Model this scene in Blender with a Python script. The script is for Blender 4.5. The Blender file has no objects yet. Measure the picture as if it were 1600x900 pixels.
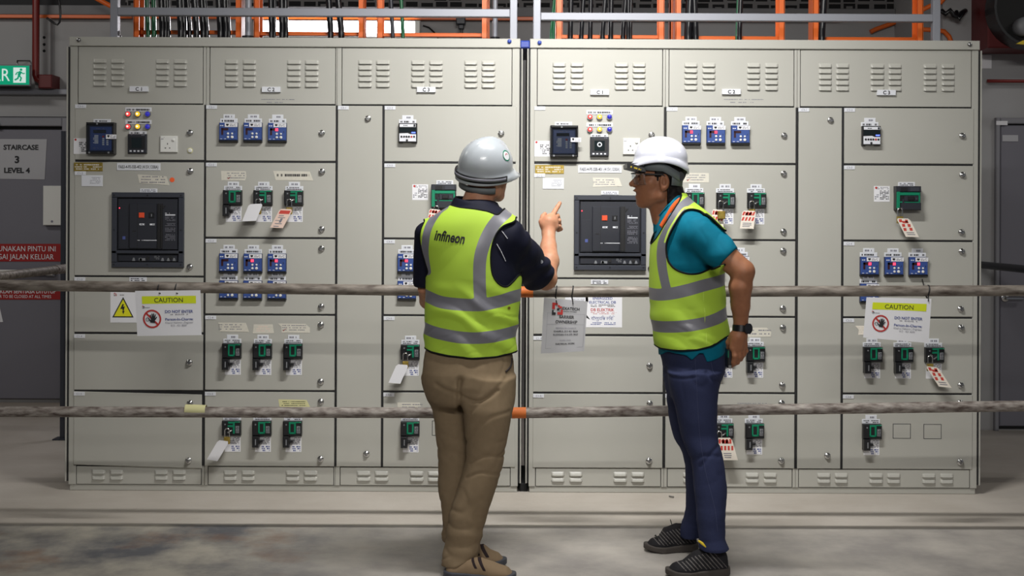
import bpy, math, random
import numpy as np
from mathutils import Vector, Matrix
from mathutils.bvhtree import BVHTree

# ------------------------------------------------------------------ camera, light, exposure
S = bpy.context.scene
COL = S.collection
FPX = 1968.0            # focal length in pixels of the 1600 x 900 frame
CH = 1.42               # camera height
CD = 6.5                # camera distance from the door fronts (y = 0)
ROLL = 0.0045
cam_d = bpy.data.cameras.new('camera'); cam = bpy.data.objects.new('camera', cam_d); COL.objects.link(cam)
cam_d.sensor_fit = 'HORIZONTAL'; cam_d.sensor_width = 36.0; cam_d.lens = FPX / 1600 * 36.0
cam_d.shift_y = -110 / 1600
cam.matrix_world = Matrix.Translation((0, -CD, CH)) @ Matrix.Rotation(math.pi / 2, 4, 'X') @ Matrix.Rotation(ROLL, 4, 'Z')
S.camera = cam
S.view_settings.view_transform = 'Standard'
S.view_settings.look = 'None'
S.view_settings.gamma = 1.0
S.view_settings.use_curve_mapping = False
S.view_settings.exposure = 0.35
S.cycles.use_denoising = True
S.cycles.max_bounces = 6
S.cycles.caustics_reflective = False
S.cycles.caustics_refractive = False

w = bpy.data.worlds.new('world'); S.world = w; w.use_nodes = True
w.node_tree.nodes['Background'].inputs[0].default_value = (0.80, 0.86, 1.0, 1)
w.node_tree.nodes['Background'].inputs[1].default_value = 0.10

def area(name, loc, sx, sy, watts, aim, col=(1, 0.97, 0.92)):
    d = bpy.data.lights.new(name, 'AREA'); d.shape = 'RECTANGLE'; d.size = sx; d.size_y = sy; d.energy = watts; d.color = col
    o = bpy.data.objects.new(name, d); COL.objects.link(o); o.location = loc
    o.rotation_euler = (Vector(aim) - Vector(loc)).to_track_quat('-Z', 'Y').to_euler()
    return o
# rows of ceiling battens, parallel to the switchboards; the two bay lamps are added fill
lamp = area('ceiling_batten_over_aisle', (0.35, -1.95, 3.6), 1.2, 0.10, 41, (0.35, 0, 1.2), (1, .985, .955)); lamp.data.spread = math.radians(104)
area('ceiling_batten_behind_camera', (0.3, -8.2, 4.0), 2.6, 0.12, 128, (0.3, -4.6, 0))
area('ceiling_batten_far_behind', (0.3, -12.5, 4.2), 5.0, 0.3, 40, (0.3, -6, 0.5))

area('fill_lamp_left_bay', (-5.2, -0.6, 4.3), 1.5, .15, 34, (-3.6, 3.0, 1.6))  # added fill lamp, brightens the left wall and door; not a real fitting
area('fill_lamp_right_bay', (5.4, -1.2, 4.3), 1.5, .15, 20, (4.0, 2.0, 1.4))  # added fill to lift the right wall, stands for no known fitting

# ------------------------------------------------------------------ pixel helpers
def deroll(px, py):
    dx, dy = px - 800.0, py - 340.0
    c, s = math.cos(ROLL), math.sin(ROLL)
    return 800 + dx * c + dy * s, 340 - dx * s + dy * c
def W(px, py, y=0.0):
    """world point seen at pixel (px, py) that lies in the plane at depth y"""
    x, v = deroll(px, py); k = (CD + y) / FPX
    return Vector(((x - 800) * k, y, CH - (v - 340) * k))
K0 = CD / FPX           # metres per pixel on the door fronts
def X0(x): return (x - 800) * K0
def Z0(v): return CH - (v - 340) * K0
def srgb(r, g, b):
    f = lambda c: (c / 255 / 12.92) if c / 255 <= 0.04045 else ((c / 255 + 0.055) / 1.055) ** 2.4
    return (f(r), f(g), f(b), 1.0)

# ------------------------------------------------------------------ materials
def mat(name, col, rough=0.5, metal=0.0, spec=0.5, emit=None, estr=0.0, noise=None, bump=None, coat=0.0, alpha=None, transm=0.0):
    m = bpy.data.materials.new(name); m.use_nodes = True
    nt = m.node_tree; p = nt.nodes['Principled BSDF']
    p.inputs['Base Color'].default_value = col
    p.inputs['Roughness'].default_value = rough; p.inputs['Metallic'].default_value = metal
    p.inputs['Specular IOR Level'].default_value = spec; p.inputs['Coat Weight'].default_value = coat
    if transm: p.inputs['Transmission Weight'].default_value = transm
    if emit: p.inputs['Emission Color'].default_value = emit; p.inputs['Emission Strength'].default_value = estr
    tc = None
    if noise or bump:
        tc = nt.nodes.new('ShaderNodeTexCoord')
    if noise:   # (scale, amount, colour2, [stretch])
        n = nt.nodes.new('ShaderNodeTexNoise'); n.inputs['Scale'].default_value = noise[0]; n.inputs['Detail'].default_value = 6
        mp = nt.nodes.new('ShaderNodeMapping')
        if len(noise) > 3: mp.inputs['Scale'].default_value = noise[3]
        nt.links.new(tc.outputs['Object'], mp.inputs[0]); nt.links.new(mp.outputs[0], n.inputs['Vector'])
        r = nt.nodes.new('ShaderNodeMapRange'); r.inputs['From Min'].default_value = 0.35; r.inputs['From Max'].default_value = 0.7
        r.inputs['To Max'].default_value = noise[1]
        nt.links.new(n.outputs['Fac'], r.inputs['Value'])
        mx = nt.nodes.new('ShaderNodeMix'); mx.data_type = 'RGBA'
        mx.inputs['A'].default_value = col; mx.inputs['B'].default_value = noise[2]
        nt.links.new(r.outputs[0], mx.inputs['Factor']); nt.links.new(mx.outputs['Result'], p.inputs['Base Color'])
    if bump:    # (scale, strength, distance)
        n = nt.nodes.new('ShaderNodeTexNoise'); n.inputs['Scale'].default_value = bump[0]; n.inputs['Detail'].default_value = 4
        nt.links.new(tc.outputs['Object'], n.inputs['Vector'])
        b = nt.nodes.new('ShaderNodeBump'); b.inputs['Strength'].default_value = bump[1]; b.inputs['Distance'].default_value = bump[2]
        nt.links.new(n.outputs['Fac'], b.inputs['Height']); nt.links.new(b.outputs['Normal'], p.inputs['Normal'])
    return m
M = {}
M['paint'] = mat('panel_paint', srgb(172, 171, 164), 0.40, noise=(2.2, 0.35, srgb(163, 162, 153)), bump=(420, 0.10, 0.001))
M['gasket'] = mat('black_gasket', srgb(22, 22, 24), 0.6)
M['chrome'] = mat('chrome', srgb(205, 205, 205), 0.18, 1.0)
M['steel'] = mat('dull_steel', srgb(150, 150, 150), 0.35, 1.0)
M['white'] = mat('white_plastic', srgb(216, 216, 212), 0.4)
M['plate'] = mat('label_plate', srgb(214, 216, 222), 0.35)
M['ink'] = mat('black_ink', srgb(26, 26, 30), 0.6)
M['greyink'] = mat('grey_ink', srgb(120, 120, 130), 0.7)
M['blueink'] = mat('blue_ink', srgb(70, 82, 140), 0.7)
M['redink'] = mat('red_ink', srgb(176, 44, 40), 0.6)
M['paper'] = mat('paper', srgb(222, 222, 226), 0.6)
M['film'] = mat('greyed_laminated_paper', srgb(176, 176, 180), 0.28)
M['tape'] = mat('masking_tape', srgb(206, 202, 190), 0.75, noise=(60, 0.4, srgb(190, 186, 172)))
M['ytape'] = mat('yellow_masking_tape', srgb(204, 200, 150), 0.75)
M['brass'] = mat('brass', srgb(190, 165, 84), 0.32, 0.75, noise=(55, 0.7, srgb(150, 124, 50)))
M['blue'] = mat('relay_blue', srgb(52, 76, 138), 0.35)
M['navy'] = mat('relay_dark_blue', srgb(34, 46, 84), 0.4)
M['black'] = mat('black_plastic', srgb(22, 23, 26), 0.38)
M['slate'] = mat('breaker_slate', srgb(50, 53, 62), 0.42)
M['slate2'] = mat('breaker_dark_slate', srgb(36, 38, 46), 0.42)
M['green'] = mat('breaker_green', srgb(0, 122, 88), 0.38)
M['grey'] = mat('grey_plastic', srgb(120, 122, 126), 0.45)
M['screen'] = mat('dark_screen', srgb(24, 32, 34), 0.12)
M['led'] = mat('red_digit', srgb(150, 20, 30), 0.4, emit=(1, 0.03, 0.06, 1), estr=3.0)
M['ledoff'] = mat('unlit_digit', srgb(52, 22, 30), 0.3)
M['bluelit'] = mat('blue_digit', srgb(40, 60, 200), 0.4, emit=(0.10, 0.16, 1, 1), estr=2.2)
M['lred'] = mat('red_lens', srgb(215, 60, 62), 0.2, coat=0.5, emit=(1, 0.06, 0.06, 1), estr=0.55)
M['lyel'] = mat('yellow_lens', srgb(225, 180, 40), 0.2, coat=0.5, emit=(1, 0.58, 0.02, 1), estr=0.60)
M['lblu'] = mat('blue_lens', srgb(36, 36, 150), 0.2, coat=0.5, emit=(0.03, 0.03, 0.6, 1), estr=0.30)
M['lwht'] = mat('lamp_core', srgb(255, 240, 220), 0.3, emit=(1, 0.85, 0.7, 1), estr=1.6)
def clear(name, f0, amt=1.0):
    m = bpy.data.materials.new(name); m.use_nodes = True; nt = m.node_tree; nt.nodes.clear(); N = nt.nodes.new
    t = N('ShaderNodeBsdfTransparent'); t.inputs[0].default_value = (.93, .95, .97, 1); g = N('ShaderNodeBsdfGlossy'); g.inputs['Roughness'].default_value = 0.06
    fr = N('ShaderNodeFresnel'); fr.inputs[0].default_value = f0; x = N('ShaderNodeMixShader'); o = N('ShaderNodeOutputMaterial')
    q = N('ShaderNodeMath'); q.operation = 'MULTIPLY'; q.inputs[1].default_value = amt; nt.links.new(fr.outputs[0], q.inputs[0]); nt.links.new(q.outputs[0], x.inputs[0]); nt.links.new(t.outputs[0], x.inputs[1]); nt.links.new(g.outputs[0], x.inputs[2]); nt.links.new(x.outputs[0], o.inputs[0]); return m
M['glass'] = clear('clear_cover', 1.5)
M['orange'] = mat('orange_paint', srgb(216, 100, 34), 0.4)
M['orange2'] = mat('orange_spray', srgb(222, 118, 50), 0.6)
M['odot'] = mat('orange_sticker', srgb(240, 96, 44), 0.5)
M['ored'] = mat('orange_red_button', srgb(222, 78, 44), 0.4)
M['galv'] = mat('galvanised_strut', srgb(140, 142, 150), 0.45, 0.3)
M['cable'] = mat('black_cable', srgb(16, 16, 20), 0.28)
M['gcable'] = mat('green_cable', srgb(18, 84, 52), 0.3)
M['wcable'] = mat('grey_cable', srgb(190, 190, 196), 0.4)
M['pipe'] = mat('scaffold_pipe', srgb(146, 138, 129), 0.55, 0.15, noise=(30, 1.0, srgb(78, 68, 60), (0.4, 1.6, 1.6)), bump=(90, 0.35, 0.002))
M['pipe2'] = mat('scaffold_pipe_worn', srgb(164, 157, 150), 0.6, 0.1, noise=(42, 1.0, srgb(80, 66, 60), (0.45, 1.4, 1.4)), bump=(90, 0.4, 0.002))
M['bluetarp'] = mat('blue_plastic_wrap', srgb(44, 66, 150), 0.35)
M['wall'] = mat('grey_wall', srgb(158, 158, 160), 0.8, noise=(1.4, 0.5, srgb(140, 138, 136)))
M['wall2'] = mat('dark_wall', srgb(46, 46, 48), 0.9)
M['beam'] = mat('concrete_beam', srgb(122, 122, 124), 0.85, noise=(3, 0.5, srgb(96, 96, 98)))
M['doorgrey'] = mat('door_grey', srgb(112, 111, 120), 0.5)
M['dframe'] = mat('door_frame_grey', srgb(128, 128, 134), 0.55)
M['dark'] = mat('dark_slot', srgb(14, 14, 15), 0.8)
M['redpipe'] = mat('red_pipe', srgb(112, 26, 22), 0.4)
M['redpanel'] = mat('red_panel', srgb(92, 16, 18), 0.5)
M['signred'] = mat('sign_red', srgb(150, 24, 24), 0.5)
M['signgreen'] = mat('exit_green', srgb(0, 132, 92), 0.25, emit=(0.0, 0.30, 0.16, 1), estr=0.55)
M['signwhite'] = mat('exit_white', srgb(228, 236, 234), 0.25, emit=(0.72, 0.95, 0.9, 1), estr=0.35)
M['caution'] = mat('caution_yellow', srgb(206, 218, 22), 0.55)
M['warn'] = mat('warning_yellow', srgb(218, 214, 24), 0.55)
M['tube'] = mat('lit_tube', (1, 1, 1, 1), 0.5, emit=(1.0, 0.95, 1.0, 1), estr=9.0)
M['tagpink'] = mat('pinkish_tag', srgb(226, 200, 186), 0.6)
M['tagcream'] = mat('cream_tag', srgb(226, 218, 206), 0.6)
M['tagred'] = mat('tag_red', srgb(194, 66, 56), 0.6)
M['yellow'] = mat('yellow_plastic', srgb(214, 186, 30), 0.45)

def ventblock():
    m = bpy.data.materials.new('ventilation_blocks'); m.use_nodes = True
    nt = m.node_tree; p = nt.nodes['Principled BSDF']; p.inputs['Roughness'].default_value = 0.9
    tc = nt.nodes.new('ShaderNodeTexCoord'); v = nt.nodes.new('ShaderNodeTexVoronoi'); v.inputs['Scale'].default_value = 9.0
    v.inputs['Randomness'].default_value = 0.15; v.distance = 'CHEBYCHEV'
    nt.links.new(tc.outputs['Object'], v.inputs['Vector'])
    r = nt.nodes.new('ShaderNodeValToRGB'); r.color_ramp.interpolation = 'CONSTANT'
    e = r.color_ramp.elements
    e[0].position = 0; e[0].color = srgb(110, 108, 108); e[1].position = 0.22; e[1].color = srgb(16, 16, 18)
    q = e.new(0.40); q.color = srgb(110, 108, 108)
    nt.links.new(v.outputs['Distance'], r.inputs[0]); nt.links.new(r.outputs[0], p.inputs['Base Color'])
    return m
M['ventblock'] = ventblock()

def floor_mat():
    m = bpy.data.materials.new('concrete_floor'); m.use_nodes = True
    nt = m.node_tree; p = nt.nodes['Principled BSDF']
    N = nt.nodes.new; L = nt.links.new
    tc = N('ShaderNodeTexCoord'); sep = N('ShaderNodeSeparateXYZ'); L(tc.outputs['Object'], sep.inputs[0])
    def noise(scale, detail, st=(1, 1, 1)):
        mp = N('ShaderNodeMapping'); mp.inputs['Scale'].default_value = st; L(tc.outputs['Object'], mp.inputs[0])
        n = N('ShaderNodeTexNoise'); n.inputs['Scale'].default_value = scale; n.inputs['Detail'].default_value = detail; n.inputs['Roughness'].default_value = 0.62
        L(mp.outputs[0], n.inputs['Vector']); return n.outputs['Fac']
    def rng(v, a, b, lo=0.0, hi=1.0):
        r = N('ShaderNodeMapRange'); r.inputs['From Min'].default_value = a; r.inputs['From Max'].default_value = b
        r.inputs['To Min'].default_value = lo; r.inputs['To Max'].default_value = hi; L(v, r.inputs['Value']); return r.outputs[0]
    def mix(f, a, b):
        x = N('ShaderNodeMix'); x.data_type = 'RGBA'
        for s, v in (('A', a), ('B', b)):
            if isinstance(v, tuple): x.inputs[s].default_value = v
            else: L(v, x.inputs[s])
        if isinstance(f, float): x.inputs['Factor'].default_value = f
        else: L(f, x.inputs['Factor'])
        return x.outputs['Result']
    def mul(a, b):
        x = N('ShaderNodeMath'); x.operation = 'MULTIPLY'
        for i, v in enumerate((a, b)):
            if isinstance(v, float): x.inputs[i].default_value = v
            else: L(v, x.inputs[i])
        return x.outputs[0]
    beige = mix(rng(noise(2.0, 8, (1, 1, 1)), 0.35, 0.7), srgb(188, 181, 172), srgb(174, 166, 156))
    conc = mix(rng(noise(2.6, 12, (1, 0.9, 1)), 0.38, 0.66), srgb(150, 145, 141), srgb(186, 180, 172))
    blot = mix(rng(noise(1.9, 12, (1, 0.8, 1)), 0.40, 0.60), srgb(88, 89, 94), srgb(170, 164, 152))
    leftness = rng(sep.outputs['X'], -0.3, -1.3)
    conc = mix(leftness, conc, blot)
    rust = mul(mul(rng(noise(2.6, 6, (1, 1, 1)), 0.54, 0.68), leftness), 0.55)
    conc = mix(rust, conc, srgb(128, 88, 60))
    back = rng(sep.outputs['Y'], 2.2, 2.5)
    beige = mix(mul(back, 0.6), beige, srgb(146, 134, 120))
    wob = noise(6, 4); add = N('ShaderNodeMath'); add.operation = 'MULTIPLY_ADD'; L(wob, add.inputs[0]); add.inputs[1].default_value = 0.05; L(sep.outputs['Y'], add.inputs[2])
    edge = rng(add.outputs[0], -0.69, -0.66)
    L(mix(edge, conc, beige), p.inputs['Base Color'])
    L(rng(noise(4, 6, (0.6, 1.5, 1)), 0.3, 0.7, 0.42, 0.7), p.inputs['Roughness'])
    b = N('ShaderNodeBump'); b.inputs['Strength'].default_value = 0.25; b.inputs['Distance'].default_value = 0.004
    L(noise(40, 6), b.inputs['Height']); L(b.outputs['Normal'], p.inputs['Normal'])
    return m
M['floor'] = floor_mat()

# ------------------------------------------------------------------ object helpers
ORG = {}
def thing(name, label, cat, loc, group=None):
    o = bpy.data.objects.new(name, None); COL.objects.link(o); o.location = loc; o.empty_display_size = 0.1
    o['label'] = label; o['category'] = cat
    if group: o['group'] = group
    ORG[o.name] = Vector(loc)
    return o
def tag(o, label, cat, group=None):
    o['label'] = label; o['category'] = cat
    if group: o['group'] = group
    return o
def link(name, mesh, parent=None, loc=(0, 0, 0)):
    """link a mesh whose origin should sit at world point loc"""
    o = bpy.data.objects.new(name, mesh); COL.objects.link(o)
    loc = Vector(loc)
    if parent is not None:
        o.parent = parent; o.location = loc - ORG[parent.name]
    else: o.location = loc
    ORG[o.name] = loc
    return o
def struct(o): o['kind'] = 'structure'; return o

class MB:
    def __init__(s): s.v = []; s.f = []; s.m = []; s.sm = []
    def add(s, vs, fs, mi=0, smooth=False):
        n = len(s.v); s.v += [tuple(p) for p in vs]
        for f in fs: s.f.append(tuple(i + n for i in f)); s.m.append(mi); s.sm.append(smooth)
        return s
    def box(s, x0, x1, y0, y1, z0, z1, mi=0, ch=0.0):
        if ch <= 0:
            v = [(x, y, z) for z in (z0, z1) for y in (y0, y1) for x in (x0, x1)]
            return s.add(v, [(0, 1, 5, 4), (1, 3, 7, 5), (3, 2, 6, 7), (2, 0, 4, 6), (4, 5, 7, 6), (0, 2, 3, 1)], mi)
        a = [(x0, y1, z0), (x1, y1, z0), (x1, y1, z1), (x0, y1, z1)]
        b = [(x0, y0 + ch, z0), (x1, y0 + ch, z0), (x1, y0 + ch, z1), (x0, y0 + ch, z1)]
        c = [(x0 + ch, y0, z0 + ch), (x1 - ch, y0, z0 + ch), (x1 - ch, y0, z1 - ch), (x0 + ch, y0, z1 - ch)]
        fs = [(8, 9, 10, 11), (3, 2, 1, 0)]
        for i in range(4):
            j = (i + 1) % 4
            fs += [(i, j, j + 4, i + 4), (i + 4, j + 4, j + 8, i + 8)]
        return s.add(a + b + c, fs, mi)
    def R(s, l, t, r, b, y0, y1, mi=0, ch=0.0, k=K0):
        """box from a rectangle in panel pixels (relative to the device centre), y0 = front"""
        return s.box(l * k, r * k, y0, y1, -b * k, -t * k, mi, ch)
    def disc(s, cx, cz, r, y0, y1, mi=0, n=16, dome=0.0, sm=True):
        vs = []; fs = []
        rings = [(r, y1), (r, y0)] + ([(r * 0.8, y0 - dome * 0.6), (r * 0.45, y0 - dome * 0.92)] if dome else [])
        for rr, yy in rings:
            vs += [(cx + rr * math.cos(2 * math.pi * i / n), yy, cz + rr * math.sin(2 * math.pi * i / n)) for i in range(n)]
        for q in range(len(rings) - 1):
            for i in range(n):
                j = (i + 1) % n
                fs.append((q * n + i, q * n + j, (q + 1) * n + j, (q + 1) * n + i))
        vs.append((cx, y0 - dome, cz)); e = (len(rings) - 1) * n
        s.add(vs, fs + [(e + i, e + (i + 1) % n, len(vs) - 1) for i in range(n)], mi, sm and dome > 0)
        return s
    def ring(s, cx, cz, r0, r1, y0, y1, mi=0, n=24):
        vs = []; fs = []
        for rr, yy in ((r0, y1), (r0, y0), (r1, y0), (r1, y1)):
            vs += [(cx + rr * math.cos(2 * math.pi * i / n), yy, cz + rr * math.sin(2 * math.pi * i / n)) for i in range(n)]
        for q in range(3):
            for i in range(n):
                j = (i + 1) % n
                fs.append((q * n + j, q * n + i, (q + 1) * n + i, (q + 1) * n + j))
        return s.add(vs, fs, mi)
    def tube(s, path, rad, mi=0, n=8, caps=True, sm=True):
        P = [Vector(p) for p in path]; rads = rad if isinstance(rad, (list, tuple)) else [rad] * len(P)
        vs = []; fs = []; up = None
        for i, p in enumerate(P):
            t = ((P[i + 1] if i + 1 < len(P) else p) - (P[i - 1] if i else p)).normalized()
            if up is None:
                up = Vector((0, 0, 1)) if abs(t.z) < 0.9 else Vector((1, 0, 0))
            a = t.cross(up).normalized(); b = a.cross(t).normalized(); up = b
            vs += [p + (a * math.cos(2 * math.pi * k / n) + b * math.sin(2 * math.pi * k / n)) * rads[i] for k in range(n)]
        for i in range(len(P) - 1):
            for k in range(n):
                j = (k + 1) % n
                fs.append((i * n + k, i * n + j, (i + 1) * n + j, (i + 1) * n + k))
        s.add(vs, fs, mi, sm)
        if caps:
            s.add(vs[:n], [tuple(range(n))[::-1]], mi); s.add(vs[-n:], [tuple(range(n))], mi)
        return s
    def poly(s, pts, y0, y1, mi=0):
        """polygon in (x, z) extruded from y0 (front) to y1"""
        n = len(pts)
        ar = sum(pts[i][0] * pts[(i + 1) % n][1] - pts[(i + 1) % n][0] * pts[i][1] for i in range(n))
        if ar < 0: pts = pts[::-1]
        vs = [(x, y0, z) for x, z in pts] + [(x, y1, z) for x, z in pts]
        fs = [tuple(range(n)), tuple(range(2 * n - 1, n - 1, -1))]
        fs += [((i + 1) % n, i, i + n, (i + 1) % n + n) for i in range(n)]
        return s.add(vs, fs, mi)
    def text(s, txt, cx, cz, h, y, mi=1, bold=0.0, w=None, align='c', sx=1.0):
        vs, fs, bb = text_mesh(txt, bold)
        if not fs: return s
        k = h / 0.73; wd = (bb[1] - bb[0])
        kx = (w / wd) if w else k * sx
        ox = {'c': -(bb[0] + bb[1]) / 2, 'l': -bb[0], 'r': -bb[1]}[align]
        return s.add([(cx + (x + ox) * kx, y, cz + (z - 0.365) * k) for x, z in vs], fs, mi)
    def marks(s, l, t, r, b, rows, y, mi=1, seed=0, fill=0.55, k=K0, right=False):
        """rows of illegible print, as short dashes"""
        rnd = random.Random(seed); hh = (b - t) / rows
        for i in range(rows):
            x = l
            while x < r - 0.4:
                q = min(rnd.uniform(0.7, 2.6), r - x)
                if rnd.random() < 0.8:
                    z = t + (i + 0.25) * hh
                    s.add([(x * k, y, -(z + hh * fill) * k), ((x + q) * k, y, -(z + hh * fill) * k), ((x + q) * k, y, -z * k), (x * k, y, -z * k)], [(0, 1, 2, 3)], mi)
                x += q + rnd.uniform(0.3, 0.8)
        return s
    def mesh(s, name, mats):
        me = bpy.data.meshes.new(name); me.from_pydata(s.v, [], s.f)
        for m in mats: me.materials.append(m if not isinstance(m, str) else M[m])
        me.polygons.foreach_set('material_index', s.m); me.polygons.foreach_set('use_smooth', s.sm)
        me.update(); return me
    def build(s, name, mats, parent=None, loc=(0, 0, 0)):
        return link(name, s.mesh(name, mats), parent, loc)

TXT = {}
def text_mesh(txt, bold=0.0):
    key = (txt, bold)
    if key in TXT: return TXT[key]
    c = bpy.data.curves.new('lettering', 'FONT'); c.body = txt; c.size = 1.0; c.resolution_u = 3; c.offset = bold
    o = bpy.data.objects.new('lettering', c); COL.objects.link(o)
    dg = bpy.context.evaluated_depsgraph_get()
    me = bpy.data.meshes.new_from_object(o.evaluated_get(dg))
    vs = [(v.co.x, v.co.y) for v in me.vertices]
    fs = []
    for p in me.polygons:
        f = tuple(p.vertices)
        fs.append(f if p.normal.z > 0 else f[::-1])
    bpy.data.objects.remove(o); bpy.data.curves.remove(c); bpy.data.meshes.remove(me)
    bb = (min(v[0] for v in vs), max(v[0] for v in vs)) if vs else (0, 1)
    TXT[key] = (vs, fs, bb); return TXT[key]
# ------------------------------------------------------------------ the room
YB = 3.07       # back wall, left of the boards
YR = 2.0        # nearer wall, right of the boards
b = MB(); b.box(-9, 9, -14, YB + 0.3, -0.2, 0); struct(b.build('floor', ['floor']))
b = MB(); b.box(-9, 9, -14, YB + 0.3, 4.9, 5.1); struct(b.build('ceiling', ['wall2']))
zb0, zb1 = 2.94, 3.015
b = MB(); b.box(-9, 2.9, YB, YB + 0.25, 0, zb0); struct(b.build('wall_back', ['wall']))
b = MB(); b.box(-9, 2.9, YB - 0.03, YB + 0.25, zb0, zb1, 0, 0.006); struct(b.build('beam_back', ['beam']))
b = MB(); b.box(-9, -2.95, YB + 0.02, YB + 0.25, zb1, 4.9); struct(b.build('wall_back_upper', ['wall2']))
b = MB(); b.box(-2.95, 2.9, YB + 0.02, YB + 0.25, zb1, 4.9); struct(b.build('wall_back_ventilation', ['ventblock']))
b = MB(); b.box(2.9, 9, YR, YR + 1.3, 0, 4.9); struct(b.build('wall_right', ['wall']))
b = MB(); b.box(-9.2, -9, -14, YB + 0.3, 0, 4.9); struct(b.build('wall_left', ['wall']))
def WB(px, py): return W(px, py, YB)
# column with rust-stained bolt holes
b = MB(); p0 = WB(58, 30); p1 = WB(82, 140)
b.box(p0.x, p1.x, YB - 0.05, YB, p1.z, zb0, 0, 0.004)
for py in (60, 71, 81): q = WB(73, py); b.disc(q.x, q.z, 0.011, YB - 0.054, YB - 0.05, 1, 10)
struct(b.build('column_back', [M['wall'], 'dark']))

# left door with frame
pl, pr = -4.35, WB(100, 400).x
b = MB(); b.box(pl, pr, YB - 0.035, YB, 0.03, 2.07, 0, 0.006)
door = struct(b.build('door_1', ['doorgrey']))
b = MB()
b.box(pl - 0.07, pl, YB - 0.06, YB, 0, 2.16, 0, 0.006); b.box(pr, pr + 0.05, YB - 0.06, YB, 0, 2.16, 0, 0.006)
b.box(pl, pr, YB - 0.06, YB, 2.095, 2.16, 0, 0.006); b.box(pl, pr, YB - 0.012, YB, 2.07, 2.095, 1)
b.build('door_frame', ['dframe', 'dark'], door)
b = MB(); z = WB(50, 425).z
b.box(-4.1, WB(88, 425).x, YB - 0.10, YB - 0.07, z - 0.02, z + 0.02, 0, 0.006)
for x in (-4.05, WB(84, 425).x): b.box(x - 0.03, x + 0.03, YB - 0.075, YB - 0.03, z - 0.03, z + 0.03, 1, 0.004)
b.build('push_bar', ['white', 'grey'], door)
b = MB(); q0 = WB(-40, 178); q1 = WB(2, 190)
b.box(-3.9, WB(4, 190).x, YB - 0.09, YB - 0.03, 2.085, 2.125, 0, 0.005); b.build('door_closer', ['steel'], door)
# ledge and trunking above the door
b = MB(); z = WB(40, 143).z
b.box(-9, WB(104, 143).x + 0.5, YB - 0.09, YB, z - 0.03, z + 0.012, 0, 0.005); b.box(-9, WB(104, 143).x + 0.5, YB - 0.02, YB, 2.17, z - 0.03, 1)
struct(b.build('ledge_back', ['galv', 'wall']))

# right door
b = MB(); x0 = W(1561, 400, YR).x; x1 = x0 + 0.95; zt = W(1561, 196, YR).z; z0 = 0.03
b.box(x0, x1, YR - 0.02, YR, z0, zt, 0, 0.006)
door2 = struct(b.build('door_2', ['doorgrey']))
b = MB(); b.box(x0 - 0.035, x0 - 0.008, YR - 0.035, YR, 0, zt + 0.05, 0, 0.005); b.box(x1 + 0.008, x1 + 0.05, YR - 0.035, YR, 0, zt + 0.05, 0, 0.005)
b.box(x0 - 0.008, x1 + 0.008, YR - 0.035, YR, zt + 0.010, zt + 0.05, 0, 0.005); b.box(x0 - 0.008, x1 + 0.008, YR - 0.006, YR, z0 - 0.02, zt + 0.012, 1)
b.build('door_frame', ['dframe', 'dark'], door2)
q = W(1568, 465, YR); b = MB(); b.disc(q.x, q.z, 0.028, YR - 0.03, YR - 0.02, 0, 16, 0.004); b.disc(q.x, q.z - 0.0, 0.012, YR - 0.07, YR - 0.03, 0, 12)
b.box(q.x - 0.012, q.x + 0.11, YR - 0.075, YR - 0.06, q.z - 0.010, q.z + 0.010, 0, 0.004); b.build('handle', ['chrome'], door2)

# ------------------------------------------------------------------ things on the walls
q = WB(22, 117)
t = thing('exit_sign', 'green illuminated sign with running figure, hung above the left door', 'exit sign', (q.x - 0.2, YB - 0.25, q.z))
xr = W(47, 117, YB - 0.25).x; zt = W(20, 101, YB - 0.25).z; zb = W(20, 134, YB - 0.25).z; xl = xr - 0.62; y = YB - 0.25
b = MB(); b.box(xl, xr, y, y + 0.03, zb, zt, 0, 0.004); b.build('sign_body', ['grey'], t)
b = MB(); b.box(xl + .008, xr - .006, y - 0.003, y + 0.001, zb + .008, zt - .008); b.build('sign_face', ['signgreen'], t)
b = MB(); hs = (zt - zb); cz = (zt + zb) / 2
b.text('KELUAR', xr - 0.147, cz + 0.005, hs * 0.62, y - 0.006, 0, 0.0, align='r', sx=0.85)
b.build('lettering', ['signwhite'], t)
b = MB(); px0 = xr - 0.122; px1 = xr - 0.030
b.box(px0, px1, y - 0.006, y - 0.002, cz - hs * 0.36, cz + hs * 0.36, 0)
cx = (px0 + px1) / 2; u = hs * 0.72
b.disc(cx + 0.012, cz + u * .36, u * .085, y - 0.009, y - 0.006, 1, 10)
for pth, r in (([(.010, .25), (-.004, -.02)], .0105), ([(-.004, -.02), (.014, -.18), (.006, -.40)], .006), ([(-.004, -.02), (-.012, -.22), (-.034, -.32)], .006),
               ([(.010, .22), (.026, .10), (.040, .12)], .0045), ([(.006, .22), (-.018, .16), (-.028, .02)], .0045)):
    b.tube([(cx + a, y - 0.008, cz + c * u) for a, c in pth], r, 1, 6)
b.build('running_figure', ['signwhite', 'signgreen'], t)
b = MB()
for x in (xl + .1, xr - .1): b.tube([(x, y + .015, zt), (x, y + .015, zt + .03), (x, YB, zt + .06)], .006)
b.build('bracket', ['steel'], t)

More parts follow.
